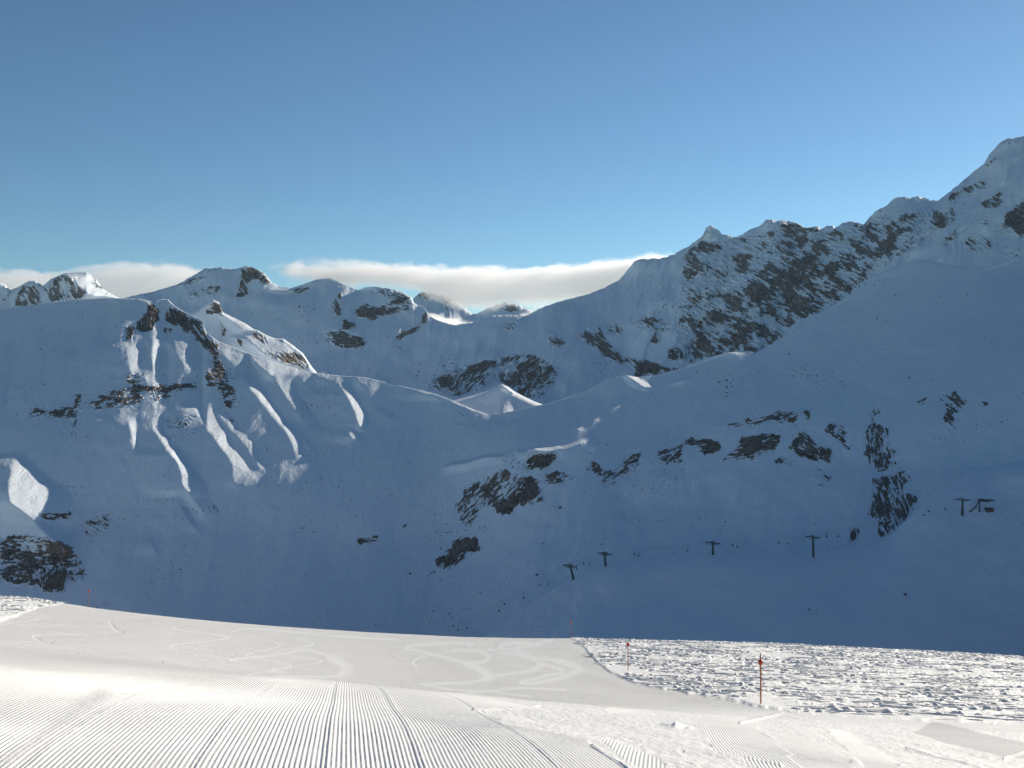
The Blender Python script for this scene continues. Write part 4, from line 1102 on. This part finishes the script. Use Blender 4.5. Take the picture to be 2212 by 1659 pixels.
# chairlift: straight in plan from A to B
def lift_y(px):
    k = (px - CX) / F
    return (31 - 3.0375 * 560) / (k - 3.0375)
def lift_point(px, py):
    y = lift_y(px); return Vector(((px - CX) / F * y, y, -(py - CY) / F * y + EYE))
LD = Vector((243, 80, 0)).normalized(); LS = Vector((-LD.y, LD.x, 0))
PY = [(1238, 1246, 1222, 'leaning green lift pylon lowest on the left edge of the shoulder', .30), (1308, 1219, 1196, 'second green lift pylon on the rounded left brow', .08),
      (1540, 1197, 1173, 'short lift pylon on the middle of the shoulder crest', 0.0), (1757, 1198, 1160, 'tall green lift pylon standing in front of the crest right of centre', 0.03),
      (2079, 1101, 1079, 'lift pylon just below the top station on the right', 0.0)]
tops = []
for px, pb, pt, lab, lean in PY:
    y = lift_y(px)
    g = locate(['K'], px, pb)
    x, zt = (px - CX) / F * y, -(pt - CY) / F * y + EYE
    zb = -(pb - CY) / F * y + EYE
    h = zt - zb
    t = thing('lift_pylon', (x, y, zb), lab, 'lift pylon', 'chairlift pylons')
    ofs = -LD * lean * h
    MB().tube([(0, 0, -6), (0, 0, 0), ofs * 1.0 + Vector((0, 0, h))], [.75, .68, .5], 12).build('mast', M_PYLON, t)
    tp = ofs + Vector((0, 0, h))
    ar = MB(); ar.box(tp, (.6, 6.6, .55), (LD, LS, Vector((0, 0, 1))))
    ar.build('crossarm', M_PYLON, t, False)
    for s in (-1, 1):
        e = tp + LS * (2.9 * s)
        dn = LD.copy(); dn.z = .0
        m = MB(); m.box(e + Vector((0, 0, -.15)), (5.6, .3, .55), (LD, LS, Vector((0, 0, 1))))
        sb = m.build('sheave_beam', M_STEEL, t, False)
        for k in range(6):
            c = e + LD * (-2.2 + .88 * k) + Vector((0, 0, .12))
            MB().tube([c - LS * .08, c + LS * .08], .27, 12).build('sheave', M_SEAT, sb)
    fr = MB()
    fr.tube([tp + LS * -1.3, tp + Vector((0, 0, 1.5)) + LS * -.7, tp + Vector((0, 0, 1.5)) + LS * .7, tp + LS * 1.3], .1, 6)
    fr.build('lifting_frame', M_PYLON, t)
    pl = MB(); pl.box(tp + LS * -2.0 + Vector((0, 0, -.9)), (3.6, .6, .08), (LD, LS, Vector((0, 0, 1)))); pl.build('catwalk', M_STEEL, t, False); pl = MB(); pl.box(tp + LS * 2.0 + Vector((0, 0, -.9)), (3.6, .6, .08), (LD, LS, Vector((0, 0, 1))))
    pl.build('catwalk', M_STEEL, t, False)
    tops.append(Vector((x, y, zb)) + tp)
# top station
g = lift_point(2116, 1095)
t = thing('lift_station', g, 'dark chairlift top station with overhanging beam high on the right', 'lift station')
MB().tube([(0, 0, -3), (0, 0, 3.7)], [.42, .36], 10).build('column', M_PYLON, t)
MB().tube([(-6.6 + 0.2, -1, -3), (-2.4, -.5, -.0), (-.2, 0, 3.5)], [.38, .36, .3], 8).build('strut', M_PYLON, t)
MB().box((3.3, 0, 3.9), (8.4, 2.2, .9)).box((6.9, 0, 3.75), (3.2, 1.6, .5)).build('beam', M_PYLON, t, False)
MB().box((1.2, 0, 4.45), (3.0, 1.6, .35)).build('motor_housing', M_SEAT, t, False)
MB().lathe([(2.0, -.18), (2.15, -.1), (2.15, .1), (2.0, .18)], 24, (3.4, 0, 3.2)).build('bullwheel', M_STEEL, t)
MB().tube([(-5.5, -1.5, -.1), (-3.6, -1.2, .15), (-2.3, -.9, -.3)], .12, 6).build('guard_rail', M_STEEL, t)
g2 = lift_point(2136, 1103.6)
t = thing('hut', g2, 'small dark lift hut with snowy roof and red trim below the top station', 'hut')
MB().box((0, 0, .3), (4.3, 3.2, 2.4)).build('wall', M_DARK, t, False)
MB().box((0, 0, 1.62), (4.9, 3.8, .22)).build('roof', M_SEAT, t, False)
MB().box((-1.0, -1.63, .55), (.9, .08, .7)).build('window', M_STEEL, t, False)
MB().box((1.1, -1.63, .25), (.8, .08, 1.7)).build('door', M_TILE, t, False)
MB().box((0, -1.62, -.45), (4.32, .06, .18)).build('trim', M_TILE, t, False)
MB().tube([(-1.8, 0, 1.6), (-1.8, 0, 3.0)], .14, 8).build('flue', M_SEAT, t)
# ropes
low_end = lift_point(985, 1352)
stn = g + Vector((3.4, 0, 3.2))
def sag(a, b, n=14, k=.012):
    d = (b - a).length
    return [a.lerp(b, i / n) - Vector((0, 0, 4 * k * d * (i / n) * (1 - i / n))) for i in range(n)]
ROPES = []
for s, lab in ((-1, 'near haul rope of the chairlift'), (1, 'far haul rope of the chairlift')):
    nodes = [low_end + LS * 2.9 * s] + [p + LS * 2.9 * s + Vector((0, 0, .4)) for p in tops] + [stn + LS * 2.0 * s]
    pts = []
    for a, b in zip(nodes[:-1], nodes[1:]): pts += sag(a, b)
    pts.append(nodes[-1]); ROPES.append(pts)
    o = MB().tube(pts, .022, 5).build('haul_rope', M_SEAT); tag(o, lab + ' strung between the pylons', 'rope', 'chairlift haul ropes')
# chairs
def make_chair():
    t = bpy.data.objects.new('lift_chair', None); COL.objects.link(t)
    MB().tube([(0, 0, .05), (.15, 0, -.8), (0, 0, -1.9), (0, 0, -2.0)], .05, 6).build('hanger', M_STEEL, t)
    MB().box((0, 0, -2.45), (.55, 1.5, .1)).build('seat', M_SEAT, t, False)
    MB().box((-.3, 0, -2.1), (.08, 1.5, .75)).build('backrest', M_SEAT, t, False)
    MB().tube([(0, -.75, -2.0), (0, .75, -2.0)], .045, 6).tube([(0, -.75, -2.0), (0, -.75, -2.5)], .04, 6).tube([(0, .75, -2.0), (0, .75, -2.5)], .04, 6).build('frame', M_STEEL, t)
    return t
proto = make_chair(); first = True
CH = [(1072, 0), (1087, 1), (1131, 0), (1165, 1), (1177, 0), (1246, 0), (1260, 1), (1274, 0), (1364, 1), (1379, 0), (1485, 0), (1577, 1), (1590, 0), (1681, 1), (1697, 0), (1785, 1), (1802, 0), (1990, 0), (2005, 1), (2038, 0)]
SPAN = [('hanging left of the lowest pylon', 5), ('hanging between the two left pylons', 3), ('hanging left of the short pylon', 3),
        ('hanging between short and tall pylon', 4), ('hanging just right of the tall pylon', 2), ('hanging near the top station', 3)]
ORD = ['leftmost', 'second', 'third', 'fourth', 'fifth']
CHL = []
for txt, n_ in SPAN:
    for k in range(n_): CHL.append('small dark empty lift chair, %s of those %s' % (ORD[k] if k < n_ - 1 else 'rightmost', txt))
for i, (px, side) in enumerate(CH):
    R = ROPES[side]
    best = min(range(len(R) - 1), key=lambda k: abs(CX + F * R[k].x / R[k].y - px))
    a, b = R[best], R[best + 1]
    pa, pb = CX + F * a.x / a.y, CX + F * b.x / b.y
    f = min(max((px - pa) / (pb - pa + 1e-9), 0), 1); p = a.lerp(b, f)
    if first: o = proto; first = False
    else:
        o = proto.copy(); COL.objects.link(o)
        for ch in [c for c in bpy.data.objects if c.parent == proto]:
            c = ch.copy(); COL.objects.link(c); c.parent = o
    o.location = p; o.rotation_euler = (0, 0, math.atan2(LD.y, LD.x) + (math.pi if side else 0))
    tag(o, CHL[i], 'lift chair', 'chairs on the chairlift')

# lone boulders
def boulder(p, r, lab, seed, sy=1.0):
    n, m = 12, 8; rnd = random.Random(seed); v = []; ph = [rnd.uniform(0, 6) for _ in range(6)]
    for i in range(m + 1):
        th = math.pi * i / m
        for k in range(n):
            a = 2 * math.pi * k / n
            q = 1 + .22 * math.sin(2 * a + ph[0]) + .16 * math.sin(3 * a + 2 * th + ph[1]) + .14 * math.sin(5 * th + a + ph[2]) + rnd.uniform(-.1, .1)
            v.append((r * q * math.sin(th) * math.cos(a), r * q * math.sin(th) * math.sin(a) * .9, r * .78 * sy * q * math.cos(th)))
    f = [(i * n + k, (i + 1) * n + k, (i + 1) * n + (k + 1) % n, i * n + (k + 1) % n) for i in range(m) for k in range(n)]
    o = mesh_obj('boulder', v, f, M_STONE, None, False)
    o.location = p + Vector((0, 0, r * .25)); tag(o, lab, 'boulder', 'boulders on the shaded snow')
    return o
BL = [(1955, 1286, 5.5, 'K', 'largest lone boulder on the lower right of the shoulder'), (1749, 1317, 3.5, 'K', 'lone boulder on the shoulder above the off-piste edge'), (1763, 1319, 1.8, 'K', 'tiny boulder just right of the lone boulder on the shoulder'),
      (1819, 827, 3.0, 'B', 'upper of two boulders high on the hillside'), (1825, 836, 2.6, 'B', 'lower of two boulders high on the hillside'), (1578, 830, 2.6, 'B', 'single boulder below the hillside crest'),
      (1705, 765, 3.2, 'B', 'dark boulder by the hillside crest'), (1964, 816, 3.2, 'B', 'boulder left of the upper rock patches'), (1567, 1127, 2.8, 'B', 'boulder on the snow above the short pylon'), (1556, 1146, 2.2, 'B', 'lower boulder above the short pylon'),
      (1211, 1097, 5.0, 'B', 'boulder on open snow right of the cliff foot'), (1262, 1174, 2.4, 'B', 'upper small boulder above the left pylons'), (1301, 1177, 2.6, 'B', 'right small boulder above the left pylons'), (1260, 1153, 1.8, 'B', 'highest small boulder above the left pylons'),
      (1160, 1242, 4.2, 'B', 'flat dark boulder left of the lowest pylon'), (1177, 1240, 2.2, 'B', 'small boulder beside the flat dark one'), (1095, 1247, 2.5, 'B', 'boulder below the lower crag'), (886, 1240, 4.0, 'B', 'boulder left of the lower crag'), (866, 1247, 2.2, 'B', 'small boulder at the left of the valley snow'),
      (870, 1007, 2.0, 'B', 'left of two specks of rock in the middle gully'), (882, 1000, 2.4, 'B', 'right of two specks of rock in the middle gully'), (686, 1337, 2.2, 'B', 'left of two dark stones just above the piste'), (693, 1335, 1.8, 'B', 'right of two dark stones just above the piste'),
      (1008, 1316, 2.6, 'B', 'stone low in the valley below the crag'), (660, 1243, 2.0, 'B', 'stone on the shaded snow of the left valley side'), (252, 705, 2.5, 'B', 'stone on the smooth top-left snow'), (2164, 912, 3, 'B', 'stone near the right picture edge'), (2176, 908, 2.4, 'B', 'second stone near the right picture edge')]
for i, (px, py, dpx, sh, lab) in enumerate(BL):
    p = locate([sh], px, py)
    if p is None: continue
    boulder(p, dpx / 2 * p.y / F * 1.25, lab, 100 + i)

# ------------------------------------------------------------------ clouds
def cloud(name, label, px0, px1, Yc, depth, top, base, dens, soft, seed):
    pxs = np.linspace(px0, px1, 40)
    s = Yc / F
    x0, x1 = (px0 - CX) * s, (px1 - CX) * s
    tz = lambda p: -(np.interp(p, [a for a, b in top], [b for a, b in top]) - CY) * s + EYE
    bz_ = lambda p: -(np.interp(p, [a for a, b in base], [b for a, b in base]) - CY) * s + EYE
    zlo = min(bz_(p) for p in pxs) - soft * 2; zhi = max(tz(p) for p in pxs) + soft * 2
    m = bpy.data.materials.new(name + '_vapour'); m.use_nodes = True
    n, l = m.node_tree.nodes, m.node_tree.links
    for x in list(n):
        if x.type != 'OUTPUT_MATERIAL': n.remove(x)
    out = [x for x in n if x.type == 'OUTPUT_MATERIAL'][0]
    tc = n.new('ShaderNodeTexCoord').outputs['Object']
    sep = n.new('ShaderNodeSeparateXYZ'); l.new(tc, sep.inputs[0])
    fx = mth(n, l, 'DIVIDE', mth(n, l, 'SUBTRACT', sep.outputs[0], x0), x1 - x0)
    fz = mth(n, l, 'DIVIDE', mth(n, l, 'SUBTRACT', sep.outputs[2], zlo), zhi - zlo)
    fy_ = mth(n, l, 'DIVIDE', sep.outputs[1], depth / 2)
    def curve(fn):
        c = n.new('ShaderNodeFloatCurve'); cv = c.mapping.curves[0]
        ks = np.linspace(0, 1, 14)
        vals = [(fn(px0 + k * (px1 - px0)) - zlo) / (zhi - zlo) for k in ks]
        cv.points[0].location = (0, vals[0]); cv.points[1].location = (1, vals[-1])
        for k, v in zip(ks[1:-1], vals[1:-1]): cv.points.new(k, v)
        c.mapping.update(); l.new(fx, c.inputs['Value']); return c.outputs[0]
    mp = n.new('ShaderNodeMapping'); l.new(tc, mp.inputs[0]); mp.inputs['Scale'].default_value = (1, 1, 1.7); mp.inputs['Location'].default_value = (seed * 311., seed * 77., 0)
    nz = tex_noise(n, l, mp.outputs[0], 1 / 210., 7, .62, .4)
    nb = mth(n, l, 'MULTIPLY', mth(n, l, 'SUBTRACT', nz, .5), 3.4 * soft / (zhi - zlo))
    nz2 = tex_noise(n, l, mp.outputs[0], 1 / 55., 6, .65, .5)
    nb = mth(n, l, 'ADD', nb, mth(n, l, 'MULTIPLY', mth(n, l, 'SUBTRACT', nz2, .5), 2.0 * soft / (zhi - zlo)))
    dt = mth(n, l, 'ADD', mth(n, l, 'SUBTRACT', curve(tz), fz), nb)
    db = mth(n, l, 'ADD', mth(n, l, 'SUBTRACT', fz, curve(bz_)), nb)
    h = (zhi - zlo)
    def ss(v, w):
        x = n.new('ShaderNodeMapRange'); x.interpolation_type = 'SMOOTHSTEP'; l.new(v, x.inputs[0]); x.inputs[1].default_value = 0; x.inputs[2].default_value = w / h; return x.outputs[0]
    ends = mth(n, l, 'MULTIPLY', mth(n, l, 'MULTIPLY', fx, mth(n, l, 'SUBTRACT', 1.0, fx)), 26.0)
    ends = mth(n, l, 'MINIMUM', ends, 1.0)
    yy = mth(n, l, 'SUBTRACT', 1.0, mth(n, l, 'MULTIPLY', fy_, fy_))
    D = mth(n, l, 'MULTIPLY', mth(n, l, 'MULTIPLY', ss(dt, soft * .4), ss(db, soft * 1.6)), mth(n, l, 'MULTIPLY', mth(n, l, 'MAXIMUM', yy, 0.0), ends))
    D = mth(n, l, 'MULTIPLY', D, dens)
    pv = n.new('ShaderNodeVolumePrincipled'); pv.inputs['Color'].default_value = (.995, .995, .995, 1); pv.inputs['Anisotropy'].default_value = .5
    l.new(D, pv.inputs['Density']); l.new(pv.outputs[0], out.inputs['Volume'])
    mb = MB(); mb.box(((x0 + x1) / 2, 0, (zlo + zhi) / 2), (x1 - x0, depth, zhi - zlo))
    o = mb.build(name, m, None, False); o.location = (0, Yc + depth / 2, 0)
    tag(o, label, 'cloud', 'clouds behind the mountains')
    return o
cloud('cloud', 'long bright cloud bank lying over the pass in the centre', 560, 1560, 3600, 300,
      [(560, 566), (640, 559), (750, 560), (850, 563), (960, 571), (1000, 564), (1040, 571), (1150, 566), (1300, 560), (1340, 552), (1400, 547), (1450, 545), (1560, 545)],
      [(560, 590), (640, 605), (720, 622), (800, 618), (880, 626), (940, 650), (1000, 672), (1060, 664), (1150, 662), (1200, 655), (1300, 650), (1560, 640)], .014, 30, 1)
cloud('cloud', 'soft grey cloud behind the far left peaks', -200, 520, 3800, 300,
      [(-200, 590), (0, 577), (70, 582), (130, 580), (200, 566), (320, 561), (380, 563), (430, 570), (520, 590)], [(-200, 720), (520, 720)], .010, 30, 2)
cloud('cloud', 'low white cloud filling the pass', 880, 1250, 3700, 250,
      [(880, 672), (930, 676), (960, 682), (1000, 690), (1060, 700), (1100, 690), (1150, 668), (1250, 660)], [(880, 790), (1250, 790)], .025, 22, 3)

# ------------------------------------------------------------------ thin haze in the valley air
hm = bpy.data.materials.new('haze_air'); hm.use_nodes = True
hn, hl = hm.node_tree.nodes, hm.node_tree.links
for x in list(hn):
    if x.type != 'OUTPUT_MATERIAL': hn.remove(x)
hv = hn.new('ShaderNodeVolumePrincipled'); hv.inputs['Color'].default_value = (.50, .74, 1.0, 1); hv.inputs['Density'].default_value = 2.6e-5; hv.inputs['Anisotropy'].default_value = .2
hl.new(hv.outputs[0], [x for x in hn if x.type == 'OUTPUT_MATERIAL'][0].inputs['Volume'])
o = MB().box((0, 1420, 200), (5200, 2960, 1300)).build('haze', hm, None, False)
tag(o, 'thin bluish haze in the valley air', 'haze', kind='stuff')
